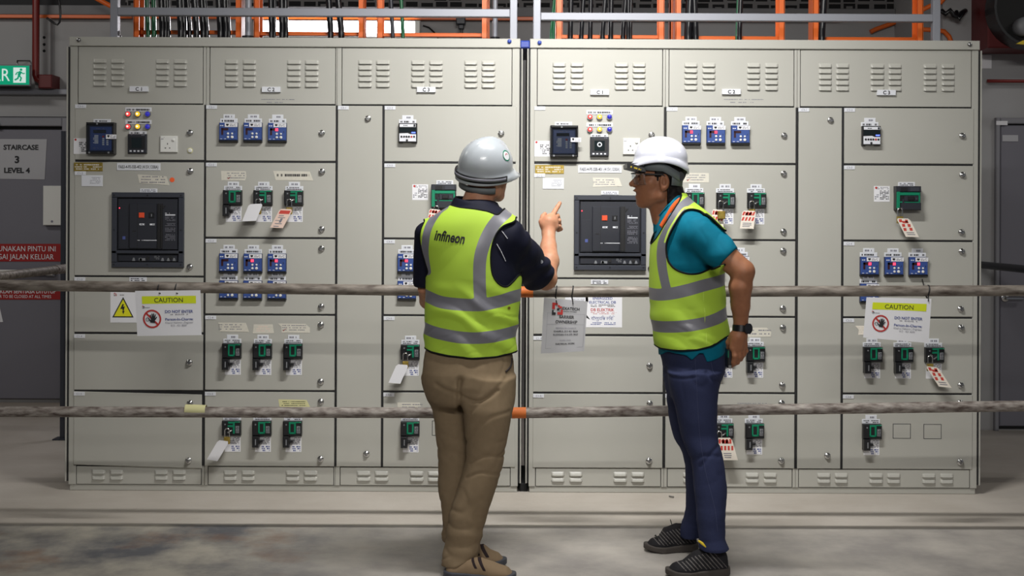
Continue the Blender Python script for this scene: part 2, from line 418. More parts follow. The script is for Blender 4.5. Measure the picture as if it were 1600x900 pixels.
t = thing('fire_pipe', 'vertical dark red pipe with an elbow beside the exit sign', 'pipe', (WB(56, 130).x, YB - 0.14, WB(56, 134).z))
xx = W(56, 60, YB - .14).x; ze = W(56, 126, YB - .14).z
b = MB(); b.tube([(xx, YB - .14, 4.9), (xx, YB - .14, ze + .04), (xx + .012, YB - .14, ze + .01), (xx + .04, YB - .14, ze)], .026, 0, 14); b.build('pipe', ['redpipe'], t)
b = MB(); q0 = WB(60, 117); q1 = WB(83, 138); b.box(xx + .03, W(83, 120, YB - .14).x, YB - .17, YB, W(60, 138, YB - .14).z, W(60, 117, YB - .14).z, 0, .006); b.build('junction_box', ['redpanel'], t)

b = MB(); z = 2.925
b.box(-9, WB(209, 27).x, YB - .055, YB - .03, z - .013, z + .013, 0, .003)
tag(b.build('conduit', ['orange']), 'long orange conduit along the wall above the left door', 'conduit')
b = MB(); q0 = WB(235, 29); q1 = WB(1310, 35)
b.box(q0.x, q1.x, YB - .055, YB - .03, 2.912, 2.938, 0, .003)
tag(b.build('conduit', ['orange']), 'orange conduit under the concrete beam behind the cables', 'conduit')
b = MB(); b.tube([W(148, -4, YB - .3), W(174, 10, YB - .3)], .02, 0, 6)
tag(b.build('bracing_strut', ['orange']), 'short diagonal orange strut at the upper left, above the wall', 'strut')
b = MB(); pts = [W(91, -6, 2.6), W(94, 12, 2.6), W(94.5, 26, 2.6), W(93, 35, 2.6), W(90, 38.5, 2.6), W(84, 36, 2.6), W(73, 28, 2.6)]
b.tube(pts, .008, 0, 8); tag(b.build('loose_cable', ['cable']), 'black cable hanging in a hook shape beside the red pipe', 'cable')
b = MB(); pts = [W(661, 40, 3.062), W(670, 43, 3.06), W(677, 49, 3.05), W(683, 56, 3.04), W(686, 66, 3.03)]
b.tube(pts, .006, 0, 8); tag(b.build('loose_cable', ['cable']), 'thin black cable curving down right of the fluorescent tube', 'cable')
# clamp with a cable tail on the conduit
t = thing('conduit_clamp', 'dark clamp hanging under the orange conduit left of the centre', 'clamp', WB(721, 36))
q = W(721, 30, YB - .1); b = MB(); b.box(q.x - .04, q.x + .03, YB - .12, YB - .05, q.z - .04, q.z + .01, 0, .006); b.box(q.x - .022, q.x + .018, YB - .11, YB - .06, q.z - .075, q.z - .04, 0, .006); b.build('clamp_body', ['slate2'], t)
b = MB(); b.tube([(q.x, YB - .09, q.z - .07), (q.x, YB - .09, q.z - .2)], .008); b.build('cable_tail', ['cable'], t)

# fluorescent batten on the back wall
t = thing('fluorescent_light', 'glaring white fluorescent light seen behind the left board', 'light', WB(530, 44))
xa, xb = W(398, 40, YB - .12).x, W(652, 40, YB - .12).x; za, zc = W(530, 50.5, YB - .12).z, W(530, 34, YB - .12).z
b = MB(); b.box(xa, xb - .02, YB - .13, YB - .07, za, zc, 0, .01); b.build('diffuser', ['tube'], t)
b = MB(); b.box(xa - .02, xb + .02, YB - .07, YB - .03, za - .03, zc + .02, 0, .006); b.box(xb - .02, xb + .02, YB - .13, YB - .06, za - .01, zc + .01, 0, .005); b.build('housing', ['white'], t)
lo = area('batten_glow', ((xa + xb) / 2, YB - .16, (za + zc) / 2), 1.2, .07, 16, ((xa + xb) / 2, 0.2, 2.4), (1, .97, 1))

# staircase sign etc.
def paperpoly(b, pts, y0, th, mi=0): b.poly([(p.x, p.z) for p in pts], y0, y0 + th, mi)
yd = YB - 0.035
t = thing('door_notice', 'laminated sheet reading STAIRCASE 3 LEVEL 4 taped on the left door', 'notice', W(20, 248, yd))
b = MB(); paperpoly(b, [W(-62, 217, yd), W(73.5, 217.5, yd), W(70, 280.5, yd), W(-65, 278.5, yd)], yd - .004, .003); b.build('sheet', ['film'], t)
b = MB(); k = (CD + yd) / FPX
for s_, px, py, h in (('STAIRCASE', 24, 230, 7.8), ('3', 27, 249, 10.8), ('LEVEL 4', 27, 266, 8.0)):
    q = W(px, py, yd); 
    if s_ == 'STAIRCASE': b.text(s_, W(60.5, py, yd).x, q.z, h * k, yd - .006, 0, .035, align='r', sx=1.04)
    else: b.text(s_, q.x, q.z, h * k, yd - .006, 0, .04, sx=1.1)
b.build('lettering', ['ink'], t)
for nm, lab, tp, bt, lines in (('door_sign', 'red sign reading GUNAKAN PINTU INI SEBAGAI JALAN KELUAR on the left door', 381, 408.5, (('GUNAKAN PINTU INI', 388.5, 8.6, 87.5), ('SEBAGAI JALAN KELUAR', 401, 8.6, 84.5))),
                               ('door_sign', 'red sign reading DOOR TO BE CLOSED AT ALL TIMES on the left door', 441, 468, (('PINTU INI HENDAKLAH SENTIASA DITUTUP', 455.2, 6.4, 88), ('DOOR TO BE CLOSED AT ALL TIMES', 463.2, 4.9, 80.5)))):
    t = thing(nm, lab, 'sign', W(40, bt, yd)); b = MB()
    paperpoly(b, [W(-70, tp, yd), W(95, tp, yd), W(95, bt, yd), W(-70, bt, yd)], yd - .005, .005); b.build('sign_plate', ['signred'], t)
    b = MB()
    for s_, py, h, xr_ in lines:
        q = W(xr_, py, yd); b.text(s_, q.x, q.z, h * k, yd - .0075, 0, 0.0 if h > 6.5 or h < 5 else .012, align='r', sx=0.86)
    b.build('lettering', ['paper'], t)
t = thing('wall_box', 'blank white box on the left door below the STAIRCASE sheet', 'box', W(85, 350, yd))
b = MB(); q0, q1 = W(71, 290.5, yd), W(100, 352, yd); b.box(q0.x, q1.x, yd - .05, yd, q1.z, q0.z, 0, .004); b.build('cover', ['white'], t)
b = MB(); b.disc(W(85, 346, yd).x, W(85, 346, yd).z, .009, yd - .052, yd - .05, 0, 12); b.build('badge', ['greyink'], t)
b = MB(); q0, q1 = W(96.5, 211, yd), W(104, 220.5, yd); b.box(q0.x, q1.x, yd - .003, yd, q1.z, q0.z);
tag(b.build('sticker', ['film', 'ink']), 'small pale square sticker at the upper edge of the left door', 'sticker')
b = MB(); paperpoly(b, [W(-40, 470, yd), W(-2, 472, yd), W(5, 503, yd), W(-40, 505, yd)], yd - .004, .003)
tag(b.build('paper_sheet', ['paper']), 'torn white paper at the left photo edge below the red signs', 'paper')

# right wall things
def WR(px, py): return W(px, py, YR)
b = MB(); q0 = WR(1518, -40); q1 = WR(1700, 85); b.box(q0.x, 6, YR - .3, YR - .003, q1.z, 4.2, 0, .01)
tag(b.build('fire_cabinet', ['redpanel']), 'large dark red casing high on the wall at the upper right', 'cabinet')
t = thing('hose_reel', 'black hose reel with pale hub on the red casing, upper right', 'hose reel', W(1615, 20, YR - .4))
c = W(1612, 12, YR - .42); R_ = 62 * (CD + YR - .4) / FPX
b = MB(); b.ring(c.x, c.z, R_ * .94, R_, YR - .46, YR - .30, 0, 40); b.disc(c.x, c.z, R_ * .95, YR - .42, YR - .32, 1, 40); b.build('drum', ['black', 'dark'], t)
b = MB(); q = W(1599, 42, YR - .45); b.disc(q.x, q.z, .06, YR - .48, YR - .42, 0, 20, .02); b.build('hub', ['grey'], t)
b = MB(); q = W(1596, 66, YR - .46); b.poly([(q.x - .04, q.z - .012), (q.x + .08, q.z - .025), (q.x + .08, q.z + .02), (q.x, q.z + .008)], YR - .48, YR - .46); b.build('nozzle', ['yellow'], t)
b = MB(); z = WR(1570, 128).z; b.tube([(WR(1538, 128).x, YR - .05, z), (7, YR - .05, z)], .0115, 0, 10)
tag(b.build('water_pipe', ['redpipe']), 'thin dark red pipe along the wall above the right door', 'pipe')
b = MB(); q0, q1 = W(1533, 86, YR), W(1549, 107, YR); b.box(q0.x, q1.x, YR - .004, YR, q1.z, q0.z)
q = WR(1541, 96); 
tag(b.build('paper_label', ['paper', 'ink']), 'white paper label on the wall right of the right board', 'label')
yr = YR - .02
b = MB(); q0, q1 = W(1566, 211, yr), W(1590.5, 221, yr); b.box(q0.x, q1.x, yr - .004, yr, q1.z, q0.z, 0)
b2 = W(1578, 216, yr); 
tag(b.build('door_plate', ['film']), 'small pale plate on the right grey door', 'plate')
b = MB(); q0, q1 = W(1556.5, 189, YR - .036), W(1574, 195.5, YR - .036); b.box(q0.x, q1.x, YR - .04, YR - .035, q1.z, q0.z)
tag(b.build('door_label', ['paper']), 'white label on the top corner of the right door frame', 'label')
# orange flexible conduits upper right
for lab, pts, r in (('orange conduit rising at an angle right of the last ladder', [(1360, 50), (1368, 46), (1404, 33)], .018),
                    ('orange conduit bending down beyond the right strut', [(1438, 46), (1462, 47), (1475, 49), (1483, 57), (1486, 66)], .016),
                    ('orange conduit crossing behind the right strut near the top', [(1436, 18), (1452, 10), (1470, 4), (1476, -4)], .016)):
    yy = 3.045 if 'rising' in lab else 1.978; b = MB(); b.tube([W(x, y_, yy) for x, y_ in pts], r, 0, 10); tag(b.build('flexible_conduit', ['orange']), lab, 'conduit')
b = MB(); b.tube([W(1471, 17, 1.93), W(1478, 22, 1.9), W(1484, 16, 1.9), W(1490, 24, 1.9), W(1497, 27, 1.9), W(1502, 21, 1.9), W(1508, 17, 1.985)], .018, 0, 8)
b.tube([W(1494, 18, 1.93), W(1500, 30, 1.88), W(1505, 20, 1.9)], .014, 0, 8)
tag(b.build('cable_bundle', ['cable']), 'tangle of dark cable on the pale wall at the upper right', 'cables')
# ------------------------------------------------------------------ device meshes (built once, shared)
def dev():  return MB()
DM = {}
def device(key, fn):
    if key not in DM: DM[key] = fn()
    return DM[key]
def put(name, parts, parent, px, py, y=0.0):
    """parts: list of (name, mesh); the first is the device body, the rest its pieces"""
    p = W(px, py, 0.0); loc = (p.x, y, p.z)
    o = link(name, parts[0][1], parent, loc)
    for n, me in parts[1:]: link(n, me, o, loc)
    return o

def mk_relay(state):
    out = []
    b = MB(); b.R(-14.5, -15, 14.5, 15, -.020, 0, 0, .003); b.R(-14, -14.4, 14, 12.2, -.024, -.018, 1, .002); b.R(-14.5, 12.4, 14.5, 15.2, -.026, 0, 2, .002)
    b.marks(-12, 9.4, -3, 11.2, 1, -.0245, 3, 4); b.marks(-12.5, -11.5, -7, -9, 1, -.0245, 3, 5)
    b.R(10.2, -2, 11, 1, -.0245, -.02, 2)
    out.append(('body', b.mesh('relay', ['navy', 'blue', 'black', 'plate'])))
    b = MB(); b.R(-10.5, -6.5, -7.5, 4, -.026, -.02, 0); b.R(-10.5, -6.5, 0.6, -3, -.026, -.02, 0)
    if state: b.R(-2.4, -6.4, 1.6, -2.2, -.0275, -.02, 1, .0008)
    out.append(('display', b.mesh('display', ['ledoff', 'led'])))
    b = MB()
    for x, z, r in ((0, 2.2, 1.7), (6.4, 2.2, 1.5), (0, 7.6, 1.8), (6.4, 7.6, 2.2)): b.disc(x * K0, -z * K0, r * K0, -.028, -.02, 0, 10, .001)
    out.append(('keypad', b.mesh('keypad', ['white'])))
    b = MB(); b.R(-5.2, -14.4, 14.4, -8.2, -.0255, -.022, 0); b.poly([(x * K0, z * K0) for x, z in ((-3, 13), (1, 13), (1, 11), (-1, 9.4), (-3, 11))], -.0265, -.025, 1)
    b.marks(3, -13.2, 13, -9.2, 3, -.0262, 2, 3)
    out.append(('brand_sticker', b.mesh('brand_sticker', ['paper', 'ink', 'greyink'])))
    return out
def mk_mccb(mode):
    """mode: 'handle' (black lockable handle below) or 'locked' (no handle, padlock eye)"""
    out = []
    b = MB(); b.R(-14.5, -11.5, 14.5, 11.5, -.030, 0, 0, .003); b.R(-13.5, -10.8, -5, 10.5, -.034, -.028, 0, .002); b.disc(-9 * K0, 6.5 * K0, .004, -.036, -.033, 1, 8)
    out.append(('body', b.mesh('circuit_breaker', ['black', 'grey'])))
    b = MB()
    b.R(-4.5, -10.6, 5, -7.5, -.033, -.026, 0, .001); b.R(3, -10.6, 5.8, 8, -.034, -.026, 0, .001)
    if mode == 'handle': b.R(-5, -10.6, -2.6, 8, -.034, -.026, 0, .001); b.R(-5, 5.4, 5.8, 8, -.034, -.026, 0, .001)
    else: b.R(-5, -5.2, 4, -2.2, -.0335, -.026, 0, .001)
    b.R(6, -11, 14, -9.2, -.033, -.028, 0); b.marks(8, -10.8, 13, -9.6, 1, -.0335, 1, 2)
    out.append(('green_frame', b.mesh('green_frame', ['green', 'plate'])))
    b = MB(); b.R(7, -4, 12.6, 7, -.033, -.028, 0, .001); b.marks(8, -3, 12, 6, 5, -.0336, 1, 8)
    out.append(('rating_plate', b.mesh('rating_plate', ['grey', 'slate2'])))
    if mode == 'handle':
        b = MB(); b.R(-14, 11.5, -4.2, 29, -.042, 0, 0, .003); b.R(-4.2, 18.5, .8, 22, -.036, -.004, 0, .002); b.R(-9.2, 16, -7.6, 25, -.0435, -.04, 1)
        out.append(('locking_handle', b.mesh('locking_handle', ['black', 'grey'])))
    else:
        b = MB(); b.tube([(1.5 * K0, -.034, -3 * K0), (-1 * K0, -.045, -4 * K0), (-4 * K0, -.045, -6 * K0)], .004, 0, 8)
        out.append(('hasp', b.mesh('hasp', ['steel'])))
    return out
def mk_rating():
    b = MB(); b.R(-12.3, -12.3, 12.3, 12.3, -.0012, 0, 0); b.marks(0, -11, 11, -5, 3, -.0016, 1, 1); b.marks(-8, -6, 10, 1, 3, -.0016, 1, 2)
    b.marks(-2, 2, 10.5, 11, 3, -.0016, 2, 3, .75); b.poly([(x * K0, z * K0) for x, z in ((-11, 11), (-8, 11), (-9.5, 8.5))], -.0018, -.001, 3)
    return [('b', b.mesh('rating_sticker', ['paper', 'greyink', 'blueink', 'redink']))]
def mk_big(locked):
    out = []
    b = MB(); b.R(-19, -18.5, 19, 18.5, -.045, 0, 0, .003); b.R(-19.3, -18.8, 19.3, -9.5, -.050, 0, 1, .003); b.R(-13, -17, -2, -11, -.052, -.045, 0); b.R(2, -17, 16, -11, -.052, -.045, 2)
    b.R(-12, 7, 19, 18.5, -.055, 0, 1, .004); b.R(-7, -4, 15, 5, -.053, -.04, 1, .002); b.R(-10, 1, -7, 12, -.053, -.04, 1, .002)
    out.append(('body', b.mesh('large_circuit_breaker', ['black', 'slate2', 'slate'])))
    b = MB(); b.R(-18.6, -15, -13.5, 16, -.049, -.04, 0, .001); b.R(-13.5, -9, 17.5, -4.5, -.049, -.04, 0, .001); b.R(-13.5, 5, 17.5, 7.2, -.049, -.04, 0, .001); b.R(15.2, -4.5, 17.5, 5, -.049, -.04, 0)
    out.append(('green_frame', b.mesh('green_frame', ['green'])))
    b = MB(); b.R(-2, -2.5, 8, 3, -.060, -.05, 0, .002); b.disc(11 * K0, -1 * K0, .006, -.058, -.05, 1, 8)
    out.append(('toggle', b.mesh('toggle', ['black', 'slate'])))
    return out
def mk_acb():
    out = []
    b = MB(); 
    for l, t, r, bb in ((-56, -58.5, 56, -50.5), (-56, 32, 56, 37), (-56, 50.5, 56, 58.5), (-56, -50.5, -48, 50.5), (48, -50.5, 56, 50.5)): b.R(l, t, r, bb, -.022, 0, 0, .003)
    b.R(-48, -50.5, 48, 32, -.002, 0, 1); b.R(-48, 37, 48, 50.5, -.002, 0, 1)
    for x in (-52, 52):
        for z in (-54, 0, 54): b.disc(x * K0, z * K0, .004, -.0235, -.021, 2, 8)
    b.disc(0, 54 * K0, .004, -.0235, -.021, 2, 8); b.disc(0, -54 * K0, .004, -.0235, -.021, 2, 8)
    out.append(('frame', b.mesh('air_circuit_breaker', ['slate', 'gasket', 'black'])))
    b = MB(); b.R(-46.5, -48.5, 46.5, 30.5, -.016, 0, 0, .002); b.R(-28, -41, 15, 29, -.026, -.014, 0, .003); b.R(-15.5, -41, -14.8, 29, -.0265, -.02, 1); b.R(-45, -20, -30, 29, -.018, -.014, 0, .001)
    b.R(-23, 1.0, -17, 2.6, -.027, -.02, 1)
    out.append(('front_cover', b.mesh('front_cover', ['slate2', 'gasket'])))
    b = MB(); b.R(16, -41, 23, 28.5, -.008, -.004, 0); b.R(16, -41, 17, 28.5, -.028, -.012, 0); b.R(22, -41, 23.4, 28.5, -.028, -.012, 0); b.R(16, -41, 23, 28.5, -.019, -.0165, 0); b.poly([(x * K0, z * K0) for x, z in ((23, 38), (28, 38), (24, 33))], -.021, -.016, 0)
    out.append(('charging_handle_slot', b.mesh('charging_handle_slot', ['gasket'])))
    b = MB(); b.R(-13, -27, -4.5, -19, -.031, -.024, 0, .002); out.append(('open_button', b.mesh('open_button', ['ored'])))
    b = MB(); b.R(3, -27, 11, -19, -.031, -.024, 0, .002); b.R(6.5, -25, 7.8, -21, -.0315, -.03, 1); out.append(('close_button', b.mesh('close_button', ['black', 'grey'])))
    b = MB(); b.R(-12, -10, -4, -7.4, -.0268, -.025, 0); b.R(4, -10, 12, -7.4, -.0268, -.025, 0); b.marks(-12, -9.8, -4, -7.6, 1, -.027, 1, 1); b.marks(4, -9.8, 12, -7.6, 1, -.027, 1, 2)
    b.R(-6, 15.6, 15, 16.6, -.0268, -.025, 0); b.marks(-15, 15.2, -7, 17, 1, -.0268, 0, 3); b.R(27, -24.5, 43, -22.6, -.0168, -.015, 0)
    b.marks(27, -27.5, 34, -25, 1, -.0166, 0, 4); b.marks(27, -21, 43, -14, 4, -.0166, 2, 5, .4); b.marks(27, -11, 43, -6, 3, -.0166, 2, 6, .4); b.marks(27, -4, 43, 3, 3, -.0166, 2, 7, .4); b.marks(27, 6, 43, 17, 5, -.0166, 2, 8, .4)
    b.R(-39, 10, -34.5, 15, -.019, -.017, 3); b.disc(-44 * K0, 34 * K0, .003, -.0175, -.015, 4, 8)
    out.append(('print', b.mesh('print', ['plate', 'slate2', 'greyink', 'blueink', 'led'])))
    b = MB(); b.R(-46.5, 38.5, 46.5, 49, -.010, 0, 0, .002)
    for x in (-22, -11, 23, 32, 41): b.poly([((x - 2.4) * K0, -48.2 * K0), ((x + 2.4) * K0, -48.2 * K0), ((x + 1) * K0, -43.5 * K0), ((x - 1) * K0, -43.5 * K0)], -.013, -.009, 1)
    b.disc(0, -43.5 * K0, .009, -.014, -.01, 2, 14); b.R(-14, 44, -4, 48, -.013, -.009, 1); b.disc(36 * K0, -43 * K0, .009, -.014, -.01, 2, 14); b.marks(10, 40, 18, 46, 3, -.0112, 1, 3)
    out.append(('accessory_strip', b.mesh('accessory_strip', ['slate2', 'grey', 'gasket'])))
    return out
def mk_protrelay():
    out = []
    b = MB()
    for l, t, r, bb in ((-21.5, -24.5, 21.5, -20.5), (-21.5, 20.5, 21.5, 24.5), (-21.5, -20.5, -18.5, 20.5), (18.5, -20.5, 21.5, 20.5)): b.R(l, t, r, bb, -.048, 0, 0, .004)
    b.R(-18.5, -20.5, 18.5, 20.5, -.02, 0, 1)
    b.disc(-16 * K0, -22.5 * K0, .005, -.051, -.047, 2, 8); b.disc(14 * K0, -22.5 * K0, .005, -.051, -.047, 2, 8); b.disc(-4 * K0, 22 * K0, .005, -.051, -.047, 2, 8)
    out.append(('casing', b.mesh('protection_relay', ['black', 'navy', 'grey'])))
    b = MB(); b.R(-17, -18, 17, 19, -.028, -.018, 0, .002); b.marks(-12, -16, 8, -14.5, 1, -.0285, 1, 2); b.marks(-12, 14.5, -4, 16, 1, -.0285, 1, 3); out.append(('front_plate', b.mesh('front_plate', ['blue', 'greyink'])))
    b = MB(); b.R(-12, -13, 8, -8, -.030, -.026, 0, .001); out.append(('display', b.mesh('display', ['screen'])))
    b = MB()
    for i in range(6): b.R(-10, -5 + i * 2.3, -4, -3.4 + i * 2.3, -.0295, -.026, 0)
    b.marks(-12, -6, -10, 8, 6, -.0288, 0, 2)
    for i in range(4): b.R(2.2, -.5 + i * 3, 5.4, 1.8 + i * 3, -.031, -.026, 0, .001); b.R(8.6, -.5 + i * 3, 11.8, 1.8 + i * 3, -.031, -.026, 0, .001)
    b.R(2.2, -4, 5.4, -1.5, -.031, -.026, 1, .001)
    out.append(('keypad', b.mesh('keypad', ['plate', 'redink'])))
    b = MB(); b.R(-19, -21, 19, 21, -.047, -.0455, 0); out.append(('clear_cover', b.mesh('clear_cover', ['glass'])))
    b = MB(); b.R(10, -5.5, 26, 1.2, -.0505, -.049, 0); b.poly([(x * K0, z * K0) for x, z in ((12, 4.6), (15.4, 4.6), (15.4, 2.6), (13.7, .6), (12, 2.6))], -.0512, -.05, 1); b.marks(17, -4.4, 25, .4, 3, -.051, 2, 4)
    out.append(('brand_sticker', b.mesh('brand_sticker', ['paper', 'ink', 'greyink'])))
    return out
def mk_meter(lit):
    out = []
    b = MB(); b.R(-14.5, -15, 14.5, 15, -.022, 0, 0, .003); b.marks(-13, -14, -8, -12.4, 1, -.0225, 1, 2); b.marks(7, -14, 13, -12.4, 1, -.0225, 1, 5); out.append(('body', b.mesh('power_meter', ['slate2', 'greyink'])))
    b = MB(); b.R(-12.6, -11, 12.6, 8, -.0235, -.02, 0); b.R(-8, -9, 8, 7, -.0238, -.02, 1)
    if lit: b.ring(0, 3.0 * K0, .0075, .0125, -.0245, -.0236, 2, 14)
    out.append(('display', b.mesh('display', ['black', 'screen', 'plate'])))
    b = MB()
    for x in (-9.5, -3.5, 2.5, 8.5): b.R(x - 1.6, 10.4, x + 1.6, 12.8, -.0245, -.02, 0, .001)
    out.append(('keypad', b.mesh('keypad', ['plate'])))
    return out
def mk_elr():
    out = []
    b = MB(); b.R(-14.3, -15, 14.3, 15, -.030, 0, 0, .006); b.R(-8, 14, 5, 16.4, -.012, 0, 2, .002); out.append(('body', b.mesh('earth_leakage_relay', ['black', 'navy', 'white'])))
    b = MB(); b.R(-12.6, -13.4, 12.6, -9, -.032, -.028, 0); b.marks(-11, -12.4, 0, -10, 1, -.0325, 1, 2); b.R(9, -13, 12, -9.4, -.0325, -.028, 1)
    b.poly([(x * K0, z * K0) for x, z in ((-13, -13.5), (13, -13.5), (13, -2.4), (4, -2.4), (0, -.6), (-13, -1.2))], -.032, -.028, 0)
    out.append(('front_plate', b.mesh('front_plate', ['plate', 'slate2'])))
    b = MB(); b.R(-12.6, -8, 12.6, -.5, -.0318, -.028, 0); b.R(6, -1.2, 12, .6, -.0328, -.028, 1); out.append(('display', b.mesh('display', ['screen', 'bluelit'])))
    b = MB()
    for i, x in enumerate((-9.6, -5.6, -1.8, 2, 6, 10)): b.disc(x * K0, -6.2 * K0, .0053, -.034, -.03, 1 if i == 4 else 0, 10)
    b.disc(-1 * K0, -11.8 * K0, .006, -.034, -.028, 0, 10); out.append(('keypad', b.mesh('keypad', ['black', 'redink'])))
    return out
def mk_socket():
    out = []
    b = MB(); b.R(-13.5, -12.8, 13.5, 12.8, -.012, 0, 0, .003)
    for x, z, ww, hh in ((-1.8, -.5, 1.2, 2.6), (-5, 6, 2, 1.5), (1.6, 6, 2, 1.5)): b.R(x - ww / 2, z - hh / 2, x + ww / 2, z + hh / 2, -.0123, -.01, 1)
    b.marks(-12, -11.5, -7, -7, 2, -.0123, 2, 2); out.append(('plate', b.mesh('socket_outlet', ['white', 'dark', 'greyink'])))
    b = MB(); b.disc(7.6 * K0, 6.5 * K0, .0075, -.016, -.011, 0, 14, .003); out.append(('switch', b.mesh('switch', ['white'])))
    return out
def mk_lock():
    b = MB(); b.disc(0, 0, .0165, -.005, 0, 0, 20, .003); b.disc(0, 0, .0115, -.013, -.004, 0, 20, .002); b.ring(0, 0, .006, .0085, -.0165, -.014, 1, 14); b.box(-.0025, .0025, -.0165, -.013, -.006, .006, 1)
    b.add([], []); return [('lock', b.mesh('lock', ['chrome', 'steel']))]
def mk_lamp(c):
    b = MB(); b.ring(0, 0, .0125, .0152, -.012, 0, 0, 18); me0 = b.mesh('indicator_lamp', ['steel'])
    b = MB(); b.disc(0, 0, .0125, -.014, -.002, 0, 18, .009); me1 = b.mesh('lens', [c])
    out = [('bezel', me0), ('lens', me1)]
    if c != 'lblu':
        b = MB(); b.disc(0, 0, .0045, -.0225, -.0215, 0, 10, .0012); out.append(('filament', b.mesh('filament', ['lwht'])))
    return out
def mk_plate(w_, h_, txt, seed, rows=1, ink='greyink', bold=0, th=None):
    b = MB(); b.R(-w_ / 2, -h_ / 2, w_ / 2, h_ / 2, -.003, 0 if th != 5.6 else .0106, 0, .0008)
    if txt: b.text(txt, 0, 0, (th or h_ * .52) * K0, -.0035, 1, bold)
    elif rows: b.marks(-w_ / 2 + 2.5, -h_ / 2 + .9, w_ / 2 - 2.5, h_ / 2 - .6, rows, -.0034, 1, seed)
    return [('p', b.mesh('label_plate', ['plate', ink]))]

# ------------------------------------------------------------------ boards
BX = {'L': dict(l=108, r=811, c1=(116.5, 318.8), c2=(321.2, 524.2), c3n=(527, 597), c3=(600, 806.5), p1=(121, 315.5), p2=(327, 522.5), p3=(533.5, 798.5), s=(321, 525.5)),
      'R': dict(l=827.5, r=1528.5, c1=(834, 1037), c2=(1040.5, 1243), c3n=(1246.5, 1315), c3=(1318, 1521), p1=(839, 1034), p2=(1045, 1239.5), p3=(1250.5, 1517), s=(1039, 1245))}
def dx_(x, v): return x + (v - 340) * ROLL       # measured x at canonical row v -> upright x
R1 = [(166, 252.3), (256, 433.2), (436, 521.6), (525, 612), (615, 730.5)]
R2 = [(166.3, 253), (256.2, 372.2), (375.2, 492), (495, 611.2), (614.2, 730.2)]
DEP = 0.75
def louvre(b, l, t, r, bt, y, mi=0):
    """one pressed louvre: a hood that stands out along its lower edge, with rounded ends"""
    x0, x1 = X0(l), X0(r); zt, zb_ = Z0(t), Z0(bt); h = zt - zb_; n = 5; prof = [(0, 0), (.35, .0055), (.75, .0095), (1, .0105)]
    xs = [0, .06, .14, .5, .86, .94, 1]; sc = [0, .65, 1, 1, 1, .65, 0]
    vs = []; fs = []
    for a, s_ in zip(xs, sc):
        for q, d in prof: vs.append((x0 + (x1 - x0) * a, y - .0002 - d * s_, zt - h * q))
        vs.append((x0 + (x1 - x0) * a, y, zb_))
    m_ = 5
    for i in range(len(xs) - 1):
        for j in range(m_ - 1): fs.append((i * m_ + j, i * m_ + j + 1, (i + 1) * m_ + j + 1, (i + 1) * m_ + j))
    b.add(vs, fs, mi, False)

